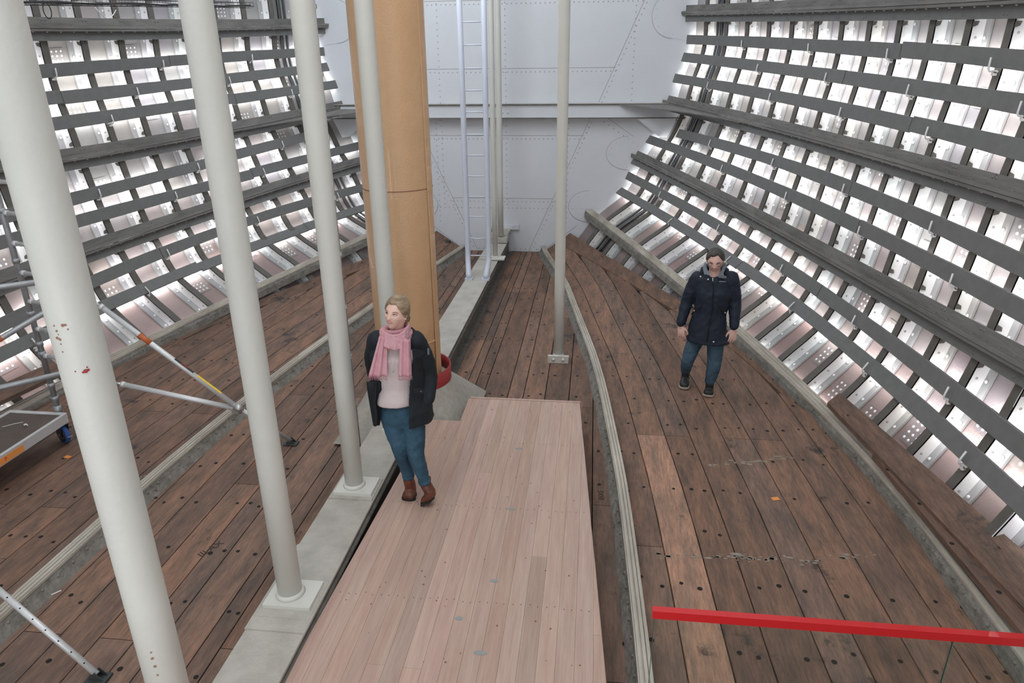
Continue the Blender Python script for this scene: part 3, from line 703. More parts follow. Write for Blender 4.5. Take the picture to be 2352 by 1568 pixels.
# outriggers
def tubepart(name,a,b,r,m,parent,n=16):
    mb=MB(); mb.tube([a,b],r,m,n); return part(mb,name,parent)
orr=empty('scaffold_outrigger','shiny aluminium scaffold outrigger, two tubes meeting low between the left pillars','outrigger',(-1.4,5.3,0))
j1=Vector((-1.395,5.30,.545)); a1=p2+Vector((.05,.0,1.60)); a2=p2+Vector((.05,.0,.80)); ft=Vector((-1.12,5.66,.03))
ft=Vector((-1.10,5.62,.04))
d=(j1-a1).normalized()
up=tubepart('upper_tube',a1+d*.1,j1,.024,M_alu,orr)
lo=tubepart('leg_tube',j1-d*.05,ft,.019,M_alu,orr)
mb=MB(); mb.tube([a1+d*.5,a1+d*.62],.0246,M_oband,16); part(mb,'orange_band',up)
u=d.cross(Vector((0,-.3,1))).normalized(); nn=u.cross(d).normalized()
if nn.z<0: nn=-nn
camv=(Vector((1.77,0,3.4))-a1).normalized()
f=(camv-d*camv.dot(d)).normalized(); sdv=d.cross(f)
def sticker(t0,t1,m,name,wd=.014,ang=.5):
    ff=(f*math.cos(ang)+sdv*math.sin(ang)); ss=d.cross(ff)
    mb=MB(); c0=a1+d*t0+ff*.0245; c1=a1+d*t1+ff*.0245; mb.add([c0-ss*wd/2,c1-ss*wd/2,c1+ss*wd/2,c0+ss*wd/2],[(0,1,2,3)],m); o=part(mb,name,up); 
    R=Matrix((d,-ss if False else ff.cross(d),ff)).transposed(); return o,(c0+c1)/2+ff*.001,R
A=-.75
o,c,R=sticker(.86,1.06,M_black,'black_label',.020,A); text('AXTRON',.017,M_redlab,c,R,'lettering',o)
o,c,R=sticker(1.10,1.36,M_yellow,'yellow_label',.020,A); text('!                !',.015,M_black,c,R,'lettering',o)
l2=tubepart('lower_tube',a2+(j1-a2).normalized()*.1,j1-Vector((.05,0,0)),.024,M_alu,orr)
for a,e in((a1,j1),(a2,j1)):
    dd=(e-a).normalized(); mb=MB(); mb.tube([a+dd*.02,a+dd*.12],.012,M_steel,10); mb.tube([a+dd*.10,a+dd*.135],.028,M_alu,16); mb.box(a+dd*.0,(.07,.05,.05),M_steel); mb.tube([Vector((p2.x,p2.y,a.z-.03)),Vector((p2.x,p2.y,a.z+.03))],.036,M_steel,16); part(mb,'coupler',orr)
mb=MB(); mb.tube([j1-d*.04,j1+d*.04],.034,M_steel,16); mb.box(j1+Vector((-.03,0,-.02)),(.07,.04,.06),M_steel); part(mb,'joint_clamp',orr)
mb=MB(); mb.box((ft.x,ft.y,.012),(.13,.09,.012),M_dksteel); mb.poly([(ft.x-.05,ft.y-.02,.018),(ft.x+.05,ft.y-.02,.018),(ft.x+.0,ft.y-.02,.07)],(0,.005,0),M_dksteel); mb.poly([(ft.x-.05,ft.y+.02,.018),(ft.x+.05,ft.y+.02,.018),(ft.x+.0,ft.y+.02,.07)],(0,.005,0),M_dksteel); part(mb,'foot_pad',orr)
orr=empty('scaffold_outrigger','perforated aluminium outrigger leg slanting to the floor in the bottom left corner','outrigger',(-1.1,2.8,0))
f2=Vector((-1.10,2.79,.045)); t2=Vector((-2.55,3.15,.98)); d2=(t2-f2).normalized()
mb=MB(); mb.tube([f2,f2+d2*.98],.0195,M_alu,16)
cv=(Vector((1.77,0,3.4))-f2).normalized(); ff=(cv-d2*cv.dot(d2)).normalized()
for i in range(9): mb.disc(f2+d2*(.1+.105*i)+ff*.0198,ff,.005,M_hole,8)
part(mb,'leg_tube',orr)
mb=MB(); mb.tube([f2+d2*.93,f2+d2*1.6],.026,M_aludk,16); part(mb,'sleeve_tube',orr)
mb=MB(); mb.box((f2.x,f2.y,.012),(.13,.09,.012),M_dksteel); mb.poly([(f2.x-.05,f2.y-.022,.018),(f2.x+.05,f2.y-.022,.018),(f2.x,f2.y-.022,.075)],(0,.005,0),M_dksteel); mb.poly([(f2.x-.05,f2.y+.022,.018),(f2.x+.05,f2.y+.022,.018),(f2.x,f2.y+.022,.075)],(0,.005,0),M_dksteel); part(mb,'foot_pad',orr)
# braces going off to the left
for a,b,r,lab in(((-2.66,5.24,1.78),(-4.2,4.4,1.72),.026,'dark grey horizontal scaffold brace leaving the frame at the left edge, upper one'),((-2.95,5.30,.86),(-4.4,4.6,.66),.026,'dark grey scaffold brace leaving the frame at the left edge just above the deck'),((-2.70,5.20,1.62),(-3.9,4.3,.9),.024,'diagonal scaffold brace with an orange band at the left edge')):
    a=Vector(a);b=Vector(b); e=empty('scaffold_brace',lab,'brace',tuple(a),'scaffold braces'); tubepart('tube',a,b,r,M_aludk,e)
    mb=MB(); dd=(b-a).normalized(); mb.tube([a-dd*.03,a+dd*.05],r+.008,M_dksteel,12); part(mb,'end_hook',e)
    if 'diagonal' in lab: mb=MB(); mb.tube([a+dd*.62,a+dd*.9],r+.001,M_oband,16); part(mb,'orange_band',e)
mb=MB(); mb.poly([(p2.x+.02,p2.y-.024,1.36),(p2.x+.02,p2.y-.024,1.20),(p2.x-.012,p2.y-.027,1.20),(p2.x-.012,p2.y-.027,1.36)],(0,-.001,0),M_black); lb=part(mb,'black_label',root)
R=Matrix(((0,-1,0),(0,0,-1),(1,0,0))); R=Matrix(((0,1,0),(0,0,-1),(-1,0,0)))
text('AX',.028,M_white,(p2.x+.004,p2.y-.0275,1.33),R,'lettering',lb); text('TRON',.028,M_redlab,(p2.x+.004,p2.y-.0275,1.255),R,'lettering',lb)
# ------------------------------------------------------------------ glass barrier with red rail
root=empty('glass_barrier','glass barrier panel with a bright red top rail at the bottom right','barrier',(2.9,2.6,0))
ya,yb=2.62,2.64
mb=MB(); mb.box((3.60,(ya+yb)/2,.985),(2.95,.035,.045),M_hand); part(mb,'red_rail',root)
for x0,x1 in((2.135,3.475),(3.485,4.3)):
    mb=MB(); mb.box(((x0+x1)/2,2.625,.50),(x1-x0,.010,.93),M_glass); g=part(mb,'glass_pane',root)
    mb=MB(); mb.box((x0+.001,2.625,.50),(.002,.0102,.93),M_gedge); part(mb,'pane_edge',g)
# ------------------------------------------------------------------ small things
for (x,y,a,lab) in((3.41,5.14,.3,'small orange paper tag lying on the planks right of the curved ledge'),(-3.15,5.17,-.2,'small orange paper tag lying on the planks beside the scaffold wheels')):
    mb=MB(); R=Matrix.Rotation(a,3,'Z'); z=fz(x,y); mb.box((x,y,z+.003),(.065,.045,.002),M_orange,R); tag(mb.build('paper_tag',loc=(x,y,z)),lab,'tag','orange paper tags')
M_carve=mat('dark_carved_groove',(.05,.035,.028),.9)
def carve(s,x,y,ang,size,name,lab):
    e=text(s,size,M_carve,(x,y,fz(x,y)+.0018),Matrix.Rotation(ang,3,'Z'),name,None); e['label']=lab; e['category']='carving'; return e
carve('IILAX',-1.06,4.02,math.radians(62),.085,'carved_mark','letters IILAX scratched into a dark plank left of the girder')
carve('3XVI',1.93,5.05,math.radians(-88),.07,'carved_mark','characters 3XVI cut into the narrow plank right of the pine platform')
mb=MB(); mb.tube([(-3.62,5.05,.368),(-3.55,5.12,.37),(-3.50,5.16,.368)],.003,M_white,5); tag(mb.build('cable_tie',loc=(-3.55,5.1,.368)),'thin white plastic strip lying on the scaffold deck','strip')
mb=MB(); mb.box((-3.42,5.10,.372),(.045,.022,.012),M_white,Matrix.Rotation(-.5,3,'Z')); mb.box((-3.40,5.08,.378),(.014,.012,.006),M_hole); tag(mb.build('plastic_clip',loc=(-3.42,5.1,.366)),'small white plastic clip lying on the scaffold deck','clip')
mb=MB(); mb.box((-1.92,3.42,.008),(.13,.006,.006),M_white,Matrix.Rotation(.9,3,'Z')); tag(mb.build('wood_sliver',loc=(-1.92,3.42,.005)),'thin pale sliver lying on the dark planks left of the nearest pillar','sliver')
# cable tray high on the left hull side
tr=empty('cable_tray','black wire cable tray with cables high up along the left hull side','cable tray',(-3.8,8.5,4.2))
def tl(t,dz=0,dx=0): return Vector((-4.05+.62*t+dx,6.6+4.4*t,4.07+.30*t+dz))
mb=MB()
for dx,dz in((0,0),(0,.05),(-.07,-.02),(-.14,-.02),(-.19,0),(-.19,.05)): mb.tube([tl(i/10,dz,dx) for i in range(11)],.0035 if dz or dx else .006,M_black,5)
for i in range(46): mb.tube([tl(i/45,.05,0),tl(i/45,-.0,0),tl(i/45,-.02,-.03),tl(i/45,-.02,-.16),tl(i/45,0,-.19),tl(i/45,.05,-.19)],.0022,M_black,4)
part(mb,'wire_basket',tr)
for dx,r,m,nm in((-.06,.012,M_black,'cable'),(-.10,.009,M_white,'cable'),(-.14,.011,M_dksteel,'cable')):
    mb=MB(); mb.tube([tl(i/14,.005+.008*math.sin(i*1.7+dx*50),dx+.006*math.sin(i*2.3)) for i in range(15)],r,m,7); part(mb,nm,tr)
mb=MB(); a=tl(.16); mb.tube([a+Vector((0,.04*math.cos(2*math.pi*k/16)*1.4,-.075+.075*math.sin(2*math.pi*k/16))) for k in range(17)],.005,M_black,6); part(mb,'cable_loop',tr)
mb=MB(); a=tl(.34); mb.tube([a+Vector((0,-.18+.06*k,-.10*math.sin(math.pi*k/6)-.05)) for k in range(7)],.005,M_white,6); part(mb,'cable_loop',tr)
# vertical pipes hidden between the last ribs
for s,nm in((1,'right'),(-1,'left')):
    for dy,r in((12.73,.036),(12.84,.022)):
        P,_=secpts(dy,s,.105); mb=MB(); mb.tube(P[2:-2],r,M_pipe,12); tag(mb.build('steel_pipe',loc=P[10]),'%s dark steel pipe behind the %s battens near the bulkhead'%('thick' if r>.03 else 'thin',nm),'pipe')
# thin dark conduit next to the third pillar
mb=MB(); mb.tube([(-.262,5.2,6.0),(-.26,5.2,3.0),(-.258,5.2,2.2),(-.25,5.2,.55),(-.25,5.2,.02)],.008,M_dksteel,8); mb.tube([(-.235,5.2,6.0),(-.232,5.2,.02)],.005,M_steel,6)
for i in range(11): mb.box((-.248,5.2,5.2-.45*i),(.05,.02,.03),M_steel)
tag(mb.build('conduit',loc=(-.25,5.2,.02)),'thin dark conduit rising beside the third cream pillar','conduit')
# ------------------------------------------------------------------ people
def blob(mb,voxel,smooth,name,parent,m,wrinkle=0,seed=0,wscale=14):
    me=bpy.data.meshes.new(name); me.from_pydata([Vector(v) for v in mb.v],[],mb.f)
    bm=bmesh.new(); bm.from_mesh(me); bmesh.ops.recalc_face_normals(bm,faces=bm.faces); bm.to_mesh(me); bm.free()
    o=bpy.data.objects.new(name,me); COL.objects.link(o)
    r=o.modifiers.new('r','REMESH'); r.mode='VOXEL'; r.voxel_size=voxel; r.adaptivity=0
    sm=o.modifiers.new('s','SMOOTH'); sm.iterations=smooth; sm.factor=.5
    dg=bpy.context.evaluated_depsgraph_get(); me2=bpy.data.meshes.new_from_object(o.evaluated_get(dg)); bpy.data.objects.remove(o)
    if wrinkle:
        from mathutils import noise
        off=Vector((seed*3.1,seed,0)); me2.calc_loop_triangles()
        nrm=[Vector(v.normal) for v in me2.vertices]
        for v,n in zip(me2.vertices,nrm):
            q=Vector(v.co)*wscale+off; q.z*=.8
            d=noise.noise(q)*1.0+.5*noise.noise(q*2.3); d=-abs(d)*1.4+.4
            v.co=Vector(v.co)+n*wrinkle*d
    me2.materials.clear(); me2.materials.append(m)
    me2.polygons.foreach_set('use_smooth',[True]*len(me2.polygons)); me2.name=name
    o=bpy.data.objects.new(name,me2); COL.objects.link(o); o.parent=parent
    if parent is not None: o.matrix_parent_inverse=Matrix.Translation(-parent_loc(parent))
    return o
def ell(mb,c,ax,r,m,n=16):
    """ellipsoid, ax = 3 unit axes, r = 3 radii"""
    c=Vector(c); rings=[]
    for i in range(1,n//2):
        a=math.pi*i/(n//2); rings.append([c+ax[2]*(r[2]*math.cos(a))+math.sin(a)*(ax[0]*r[0]*math.cos(2*math.pi*k/n)+ax[1]*r[1]*math.sin(2*math.pi*k/n)) for k in range(n)])
    vs=[p for q in rings for p in q]+[c+ax[2]*r[2],c-ax[2]*r[2]]; fs=[]; K=len(rings)
    for i in range(K-1):
        for j in range(n): fs.append((i*n+j,i*n+(j+1)%n,(i+1)*n+(j+1)%n,(i+1)*n+j))
    for j in range(n): fs.append((K*n,j,(j+1)%n)[::-1]); fs.append((K*n+1,(K-1)*n+j,(K-1)*n+(j+1)%n))
    mb.add(vs,fs,m,(1,1,1),True)
def limb(mb,pts,rr,m,n=16,caps=True):
    P=[];Q=[]
    for i in range(len(pts)-1):
        for k in range(5):
            t=k/5; P.append(Vector(pts[i]).lerp(Vector(pts[i+1]),t)); Q.append(rr[i]+(rr[i+1]-rr[i])*t)
    P.append(Vector(pts[-1])); Q.append(rr[-1])
    for _ in range(3):
        P=[P[0]]+[(P[i-1]+2*P[i]+P[i+1])/4 for i in range(1,len(P)-1)]+[P[-1]]
        Q=[Q[0]]+[(Q[i-1]+2*Q[i]+Q[i+1])/4 for i in range(1,len(Q)-1)]+[Q[-1]]
    mb.tube(P,Q,m,n)
    if caps:
        I=(Vector((1,0,0)),Vector((0,1,0)),Vector((0,0,1)))
        ell(mb,P[0],I,(Q[0],)*3,m,n); ell(mb,P[-1],I,(Q[-1],)*3,m,n)
    return P
def oval(c,S,F,a,b,n=28,p=2.0,a0=0,a1=2*math.pi,closed=True):
    out=[]
    for k in range(n):
        t=a0+(a1-a0)*k/(n if closed else n-1); cs,sn=math.cos(t),math.sin(t)
        out.append(c+S*(a*math.copysign(abs(cs)**(2/p),cs))+F*(b*math.copysign(abs(sn)**(2/p),sn)))
    return out
def gs(x,s): return math.exp(-(x/s)**2)
def headR(az,el,w=.072,d=.094,h=.112,fem=1):
    dx,dy,dz=math.sin(az)*math.cos(el),math.cos(az)*math.cos(el),math.sin(el)
    hh=h*(1.0 if dz>0 else 1.03); r=1/math.sqrt((dx/w)**2+(dy/d)**2+(dz/hh)**2)
    b=0; e=abs(az)
    b+=.021*gs(az,.13)*gs(el+.28,.11)+.012*gs(az,.10)*gs(el+.08,.22)
    b-=.010*gs(e-.40,.19)*gs(el-.03,.14)
    b+=.004*gs(e-.36,.3)*gs(el-.26,.10)
    b+=.004*gs(e-.62,.22)*gs(el+.22,.2)
    b+=.006*gs(az,.26)*gs(el+.55,.11)
    b-=.004*gs(az,.2)*gs(el+.72,.07)
    b+=.011*gs(az,.30)*gs(el+.98,.20)
    if el<-.35: b-=(.013 if fem else .003)*min(1,(-.35-el)/.5)*gs(e-1.1,.5)
    return r+b
def head_pt(H,az,el,off=0):
    dx,dy,dz=math.sin(az)*math.cos(el),math.cos(az)*math.cos(el),math.sin(el); r=headR(az,el,H['w'],H['d'],H['h'],H['fem'])+off
    return H['c']+H['X']*(dx*r)+H['Y']*(dy*r)+H['Z']*(dz*r)
def head_mesh(mb,H,m):
    NA,NE=56,44; rings=[]
    for i in range(1,NE): 
        el=-math.pi/2+math.pi*i/NE; rings.append([head_pt(H,2*math.pi*j/NA-math.pi,el) for j in range(NA)])
    vs=[p for q in rings for p in q]+[head_pt(H,0,-math.pi/2),head_pt(H,0,math.pi/2)]; K=len(rings); fs=[]
    for i in range(K-1):
        for j in range(NA): fs.append((i*NA+j,i*NA+(j+1)%NA,(i+1)*NA+(j+1)%NA,(i+1)*NA+j))
    for j in range(NA): fs.append((K*NA,(j+1)%NA,j)); fs.append((K*NA+1,(K-1)*NA+j,(K-1)*NA+(j+1)%NA))
    mb.add(vs,fs,m,(1,1,1),True)
def hair_mesh(H,line,th,m,name,parent,ridge=.0015,freq=26,sweep=0):
    """line(az)->lowest elevation of the hair; th(az,el)->thickness"""
    mb=MB(); NA,NE=96,60; idx={}; vs=[]; fs=[]
    def P(i,j):
        k=(i,j%NA)
        if k in idx: return idx[k]
        az=2*math.pi*(j%NA)/NA-math.pi; el=-1.25+(math.pi/2+1.25)*i/NE; g=el-line(az)
        o=-.004+ (th(az,el)+.004)*min(1,max(0,g/.16+.02))**.6 if g>0 else -.006
        o+=ridge*math.sin(freq*(az*math.cos(el)+sweep*el))*min(1,max(0,g*4))
        idx[k]=len(vs); vs.append(head_pt(H,az,min(el,math.pi/2-.001),o)); return idx[k]
    for i in range(NE):
        for j in range(NA):
            az=2*math.pi*(j+.5)/NA-math.pi; el=-1.25+(math.pi/2+1.25)*(i+.5)/NE
            if el-line(az)>-.06: fs.append((P(i,j),P(i,j+1),P(i+1,j+1),P(i+1,j)))
    mb.add(vs,fs,m,(1,1,1),True); return mb
def frame_head(c,V,S,yaw,pitch,roll,w,d,h,fem):
    Z=Vector((0,0,1)); F=(V*math.cos(yaw)-S*math.sin(yaw)).normalized()   # yaw>0 turns towards screen left
    X=F.cross(Z).normalized()                                              # person's right hand side is screen left when facing the camera
    X=-X if False else X
    Fp=(F*math.cos(pitch)+Z*math.sin(pitch)).normalized(); Zp=X.cross(Fp).normalized()
    if Zp.z<0: Zp=-Zp
    Rr=Matrix.Rotation(roll,3,Fp); return dict(c=Vector(c),X=Rr@X,Y=Fp,Z=Rr@Zp,w=w,d=d,h=h,fem=fem)
def surf_strip(H,pts,r,m,mb,off=.001,n=6):
    mb.tube([head_pt(H,a,e,off) for a,e in pts],r,m,n)
def face(root,H,skin,iris,browm,lipm,gaze=(0,0),smile=False):
    for sg,nm in((1,'right'),(-1,'left')):
        az,el=.39*sg,.02
        c=head_pt(H,az,el,-.0065); dirv=(H['Y']+H['X']*(.12*sg+gaze[0])+H['Z']*gaze[1]).normalized()
        mb=MB(); ell(mb,c,(H['X'],dirv,H['Z']),(.0135,.0105,.0070),M_white2,14); e=part(mb,'eye',root)
        mb=MB(); q=c+dirv*.0092+(H['X']*gaze[0]+H['Z']*gaze[1])*.010; ell(mb,q,(dirv.orthogonal().normalized(),dirv.cross(dirv.orthogonal()).normalized(),dirv),(.0056,.0056,.0028),iris,12); part(mb,'iris',e)
        mb=MB(); surf_strip(H,[(az-.20*sg,.03),(az-.10*sg,.085),(az,.10),(az+.12*sg,.08),(az+.21*sg,.02)],[.0010,.0021,.0024,.0022,.0012],M_lash,mb,.001)
        surf_strip(H,[(az-.16*sg,-.03),(az,-.055),(az+.16*sg,-.02)],[.0006,.0009,.0006],browm,mb,.0005); part(mb,'eyelashes',root)
        mb=MB(); surf_strip(H,[(az-.20*sg,.21),(az-.05*sg,.26),(az+.12*sg,.265),(az+.26*sg,.20)],[.0012,.0022,.0020,.0009],browm,mb,.0015); part(mb,'eyebrow',root)
    mb=MB()
    up=[(-.30,-.535),(-.18,-.50),(-.06,-.475),(0,-.485),(.06,-.475),(.18,-.50),(.30,-.535)]
    g=.045 if smile else .012
    surf_strip(H,up,[.001,.0026,.0034,.0030,.0034,.0026,.001],lipm,mb,.0012,8)
    surf_strip(H,[(-.28,-.555),(-.16,-.575-g),(0,-.590-g),(.16,-.575-g),(.28,-.555)],[.001,.0034,.0045,.0034,.001],lipm,mb,.0012,8); part(mb,'lips',root)
    if smile:
        mb=MB(); surf_strip(H,[(-.22,-.535),(-.1,-.54),(0,-.545),(.1,-.54),(.22,-.535)],[.001,.0035,.004,.0035,.001],M_white2,mb,-.0012,8); part(mb,'teeth',root)
def ear(mb,H,sg,m):
    c=head_pt(H,1.62*sg,-.06,.002); ell(mb,c,(H['X'],(H['Y']*.95+H['Z']*.2).normalized(),(H['Z']-H['Y']*.2).normalized()),(.007,.017,.030),m,12)
M_skinw=mat('fair_skin',(.78,.51,.42),.5,0,noise=.06,nscale=20)
M_skinm=mat('pink_fair_skin',(.80,.52,.45),.5,0,noise=.08,nscale=20)
M_white2=mat('eye_white',(.82,.80,.78),.3)
M_irisg=mat('grey_green_iris',(.05,.055,.045),.2)
M_irisd=mat('dark_iris',(.03,.02,.015),.2)
M_lash=mat('dark_lashes',(.03,.02,.018),.6)
M_brow=mat('light_brown_brow',(.26,.13,.08),.7)
M_browd=mat('dark_brown_brow',(.12,.08,.06),.7)
M_lipw=mat('rose_lips',(.60,.20,.19),.4)
M_lipm=mat('pale_lips',(.55,.26,.23),.45)
M_blond=mat('blond_hair',(.46,.34,.22),.45,0,col2=(.15,.10,.06),nscale=5,bump=.5,bscale=18,stretch=(2,2,7))
M_dkhair=mat('grey_brown_hair',(.085,.075,.065),.5,0,col2=(.035,.03,.027),nscale=9,bump=.5,bscale=25,stretch=(5,5,2))
M_jacket=mat('dark_navy_jacket',(.007,.012,.018),.75,0,noise=.2,nscale=60)
M_coatm=mat('navy_parka_cloth',(.008,.017,.036),.7,0,noise=.3,nscale=60,bump=.2,bscale=120)
M_lining=mat('black_jacket_lining',(.006,.007,.009),.9)
M_scarf=mat('pink_woven_scarf',(.66,.38,.42),.85,0,col2=(.56,.27,.32),nscale=8,bump=.25,bscale=60,stretch=(2,2,1))
M_top=mat('pale_blush_top',(.70,.60,.60),.7,0,noise=.05,nscale=5)
M_jeans=mat('blue_denim',(.010,.040,.066),.8,0,col2=(.045,.12,.19),nscale=3.0,bump=.25,bscale=90)
M_jeansm=mat('washed_blue_denim',(.022,.055,.088),.8,0,col2=(.07,.135,.19),nscale=6,bump=.3,bscale=90)
M_boot=mat('brown_leather_boot',(.17,.052,.027),.42,0,col2=(.075,.025,.015),nscale=12,bump=.3,bscale=40)
M_boot2=mat('black_leather_boot',(.018,.02,.02),.5,0,noise=.3,nscale=20,bump=.3)
M_sole=mat('dark_rubber_sole',(.02,.017,.015),.8)
M_sole2=mat('pale_rubber_sole',(.42,.39,.33),.7)
M_fleece=mat('grey_collar_lining',(.17,.20,.235),.85,0,noise=.2,nscale=60,bump=.4,bscale=120)
M_frame=mat('dark_red_glasses_frame',(.06,.008,.012),.3)
M_chain=mat('silver_chain',(.5,.48,.45),.3,.8)
I3=(Vector((1,0,0)),Vector((0,1,0)),Vector((0,0,1)))
CAMP=Vector((1.77,0,3.4))
class Fig:
    def __init__(s,x,y,z):
        s.o=Vector((x,y,z)); v=CAMP-s.o; v.z=0; s.V=v.normalized(); s.S=Vector((0,0,1)).cross(s.V).normalized(); s.U=Vector((0,0,1))
        # S must point to screen right
        if s.S.dot(Rm.col[0])<0: s.S=-s.S
    def P(s,px,py,off=0):
        d=Rm@Vector((px-1176,-(py-784),-1568)); t=((s.o-CAMP).dot(s.V)+off)/d.dot(s.V); return CAMP+d*t
def boot(name,root,ank,toe,m,msole,h,zf,w=.043,tall=.12):
    """ank: ankle point, toe: toe tip on the ground, zf: ground height under the boot"""
    a=Vector(ank); t=Vector(toe); f=Vector((t.x-a.x,t.y-a.y,0)); L=f.length; f.normalize(); sd=Vector((-f.y,f.x,0)); heel=Vector((a.x,a.y,0))-f*.055
    Lf=(Vector((t.x,t.y,0))-heel).length
    # pitch of the sole follows heel/toe heights
    z0=zf[0]; z1=zf[1]
    def base(u): return heel+f*(Lf*u)+Vector((0,0,z0+(z1-z0)*u))
    mb=MB(); rings=[]
    for u,wd,ht in((.0,.55,.055),(.04,.80,.075),(.15,.92,.085),(.35,.92,.082),(.5,.98,.070),(.68,1.1,.058),(.82,1.08,.050),(.93,.85,.042),(.99,.5,.03)):
        c=base(u)+Vector((0,0,.018)); rings.append([c+sd*(w*wd*x)+Vector((0,0,ht*y)) for x,y in((-.9,0),(-1,.2),(-.93,.55),(-.65,.88),(-.25,1),(.25,1),(.65,.88),(.93,.55),(1,.2),(.9,0))])
    mb.loft(rings,m,True,True)
    sh=[base(.22)+Vector((0,0,.05)),base(.22)+Vector((0,0,.09)),a+Vector((0,0,0)),a+(a-base(.22)).normalized()*.03]
    mb.tube(sh[:3]+[a+Vector((0,0,tall*.5)),a+Vector((0,0,tall))],[.046,.045,.043,.045,.047],m,18)
    o=blob(mb,.006,4,name,root,m,.0012,3,40)
    mb=MB(); R0=[];R1=[]
    for k in range(28):
        u=k/27; pass
    prof=[(0,.0,.5),(.03,.0,.8),(.15,0,.95),(.4,0,.9),(.68,0,1.15),(.85,0,1.1),(.95,0,.8),(1.0,0,.35)]
    L_=[base(u)+sd*(w*q*1.04) for u,_,q in prof]; R_=[base(u)-sd*(w*q*1.04) for u,_,q in reversed(prof)]
    mb.poly(L_+R_,(0,0,.022),msole); part(mb,'sole',o)
    mb=MB()
    for i in range(4):
        c=base(.30+.075*i)+Vector((0,0,.112-.012*i)); mb.tube([c-sd*.017,c+Vector((0,0,.004)),c+sd*.017],.0022,M_lash if m is M_boot else M_steel,5)
        if m is M_boot2:
            for sg in(-1,1): mb.dome(c+sd*.020*sg,(f*.2+Vector((0,0,1))),.0035,.002,M_white,6)
    part(mb,'laces',o); return o
def hand(mb,w,dirv,palmn,thumbside,m,curl=.5,size=1.0):
    """w wrist, dirv along fingers, palmn towards palm"""
    d=Vector(dirv).normalized(); pn=(Vector(palmn)-d*Vector(palmn).dot(d)).normalized(); sd=d.cross(pn).normalized()*thumbside
    c=w+d*.045*size; ell(mb,c,(sd,pn,d),(.040*size,.014*size,.052*size),m,14); limb(mb,[w-d*.04,w+d*.02],[.026,.024],m,12)
    for i,(off,L) in enumerate(((.029,.070),(.010,.078),(-.010,.073),(-.028,.058))):
        b=c+d*.038*size+sd*off*size; pts=[b-d*.01]; dd=d.copy(); 
        for k in range(3):
            dd=(dd*math.cos(curl*(.5+.35*k))+pn*math.sin(curl*(.5+.35*k))).normalized() if k else (dd+pn*curl*.35+sd*(off*4)).normalized(); pts.append(pts[-1]+dd*L*size*(.45,.31,.27)[k])
        limb(mb,pts,[.0085*size,.0082*size,.0075*size,.0066*size],m,10)
    b=w+d*.022*size+sd*.026*size; pts=[b,b+(d*.6+sd*.65+pn*.35).normalized()*.035*size,b+(d*.6+sd*.65+pn*.35).normalized()*.035*size+(d*.92+sd*.2+pn*.35).normalized()*.030*size]; pts.append(pts[-1]+(d+pn*.25).normalized()*.022*size)
    limb(mb,pts,[.012*size,.0105*size,.009*size,.0075*size],m,10)
# ---------------- the woman
f=Fig(.50,4.42,.30); V,S,U=f.V,f.S,f.U
wroot=empty('person','woman in dark jacket, pink scarf and jeans on the pine platform, looking up','person',tuple(f.o))
H=frame_head(f.P(911,719,.02),V,S,math.radians(31),math.radians(11),math.radians(-7),.073,.094,.113,1)
kneeL,knR=f.P(921,1036,.05),f.P(955,1046,.12); ankL,ankR=f.P(938,1092,-.02),f.P(975,1105,.10)
hipL,hipR=f.P(899,945,0),f.P(948,950,.02)
shL,shR=f.P(865,783,-.02),f.P(957,783,0)
elL,elR=f.P(858,842,-.17),f.P(987,858,-.06); wrL,wrR=f.P(873,895,-.12),f.P(984,917,.04)
body=MB()
head_mesh(body,H,M_skinw); [ear(body,H,sg,M_skinw) for sg in(1,-1)]
chest=f.P(912,815,0); waist=f.P(914,885,0); hips=f.P(922,935,.01); nk=f.P(912,778,-.02)
limb(body,[H['c']-H['Z']*.05-H['Y']*.02,nk+U*.02,nk-U*.03],[.050,.050,.058],M_skinw)
trings=[oval(nk-U*.02,S,V,.10,.06,24),oval(shL.lerp(shR,.5)-U*.02,S,V,.155,.08,24,2.4),oval(chest,S,V,.140,.095,24),oval(waist,S,V,.11,.08,24),oval(hips,S,V,.130,.085,24),oval(hips-U*.10,S,V,.11,.07,24)]
body.loft(trings,M_skinw)
limb(body,[shL,elL,wrL],[.045,.036,.025],M_skinw); limb(body,[shR,elR,wrR],[.045,.036,.025],M_skinw)
hand(body,wrL,(wrL-elL)+V*.05-U*.1,V,-1,M_skinw,.5,.9); hand(body,wrR-S*.035-U*.01,(wrR-elR)-S*.25,-S,-1,M_skinw,.3,.7)
limb(body,[hipL,kneeL,ankL],[.065,.034,.030],M_skinw); limb(body,[hipR,knR,ankR],[.065,.034,.030],M_skinw)
blob(body,.0045,2,'body',wroot,M_skinw)
face(wroot,H,M_skinw,M_irisg,M_brow,M_lipw,(.28,.10),True)
# hair swept back into a low knot
lineW=lambda az: (.80-.10*gs(az-.2,.5) if abs(az)<.35 else .80-.85*min(1,(abs(az)-.35)/.85)) if abs(az)<1.2 else (-.05-.55*min(1,(abs(az)-1.2)/.5))
thW=lambda az,el: .006+.012*gs(el-1.0,.6)+.010*gs(abs(az)-math.pi,1.1)
hm=part(hair_mesh(H,lineW,thW,M_blond,'hair',wroot,.0018,34,1.2),'hair',wroot)
mb=MB(); bc=H['c']-H['Y']*.095-H['Z']*.045-H['X']*.01
for k in range(7): 
    a=k*.9; pts=[bc+H['X']*(.030*math.cos(a+t*.9))+H['Z']*(.030*math.sin(a+t*.9))-H['Y']*(.006*k%.02) for t in range(4)]; mb.tube(pts,.013,M_blond,8)
ell(mb,bc,(H['X'],H['Y'],H['Z']),(.042,.032,.038),M_blond); part(mb,'hair_knot',hm)
mb=MB(); e=head_pt(H,-1.55,-.30,.006); ell(mb,e,I3,(.0045,)*3,M_white,8); part(mb,'earring',wroot)
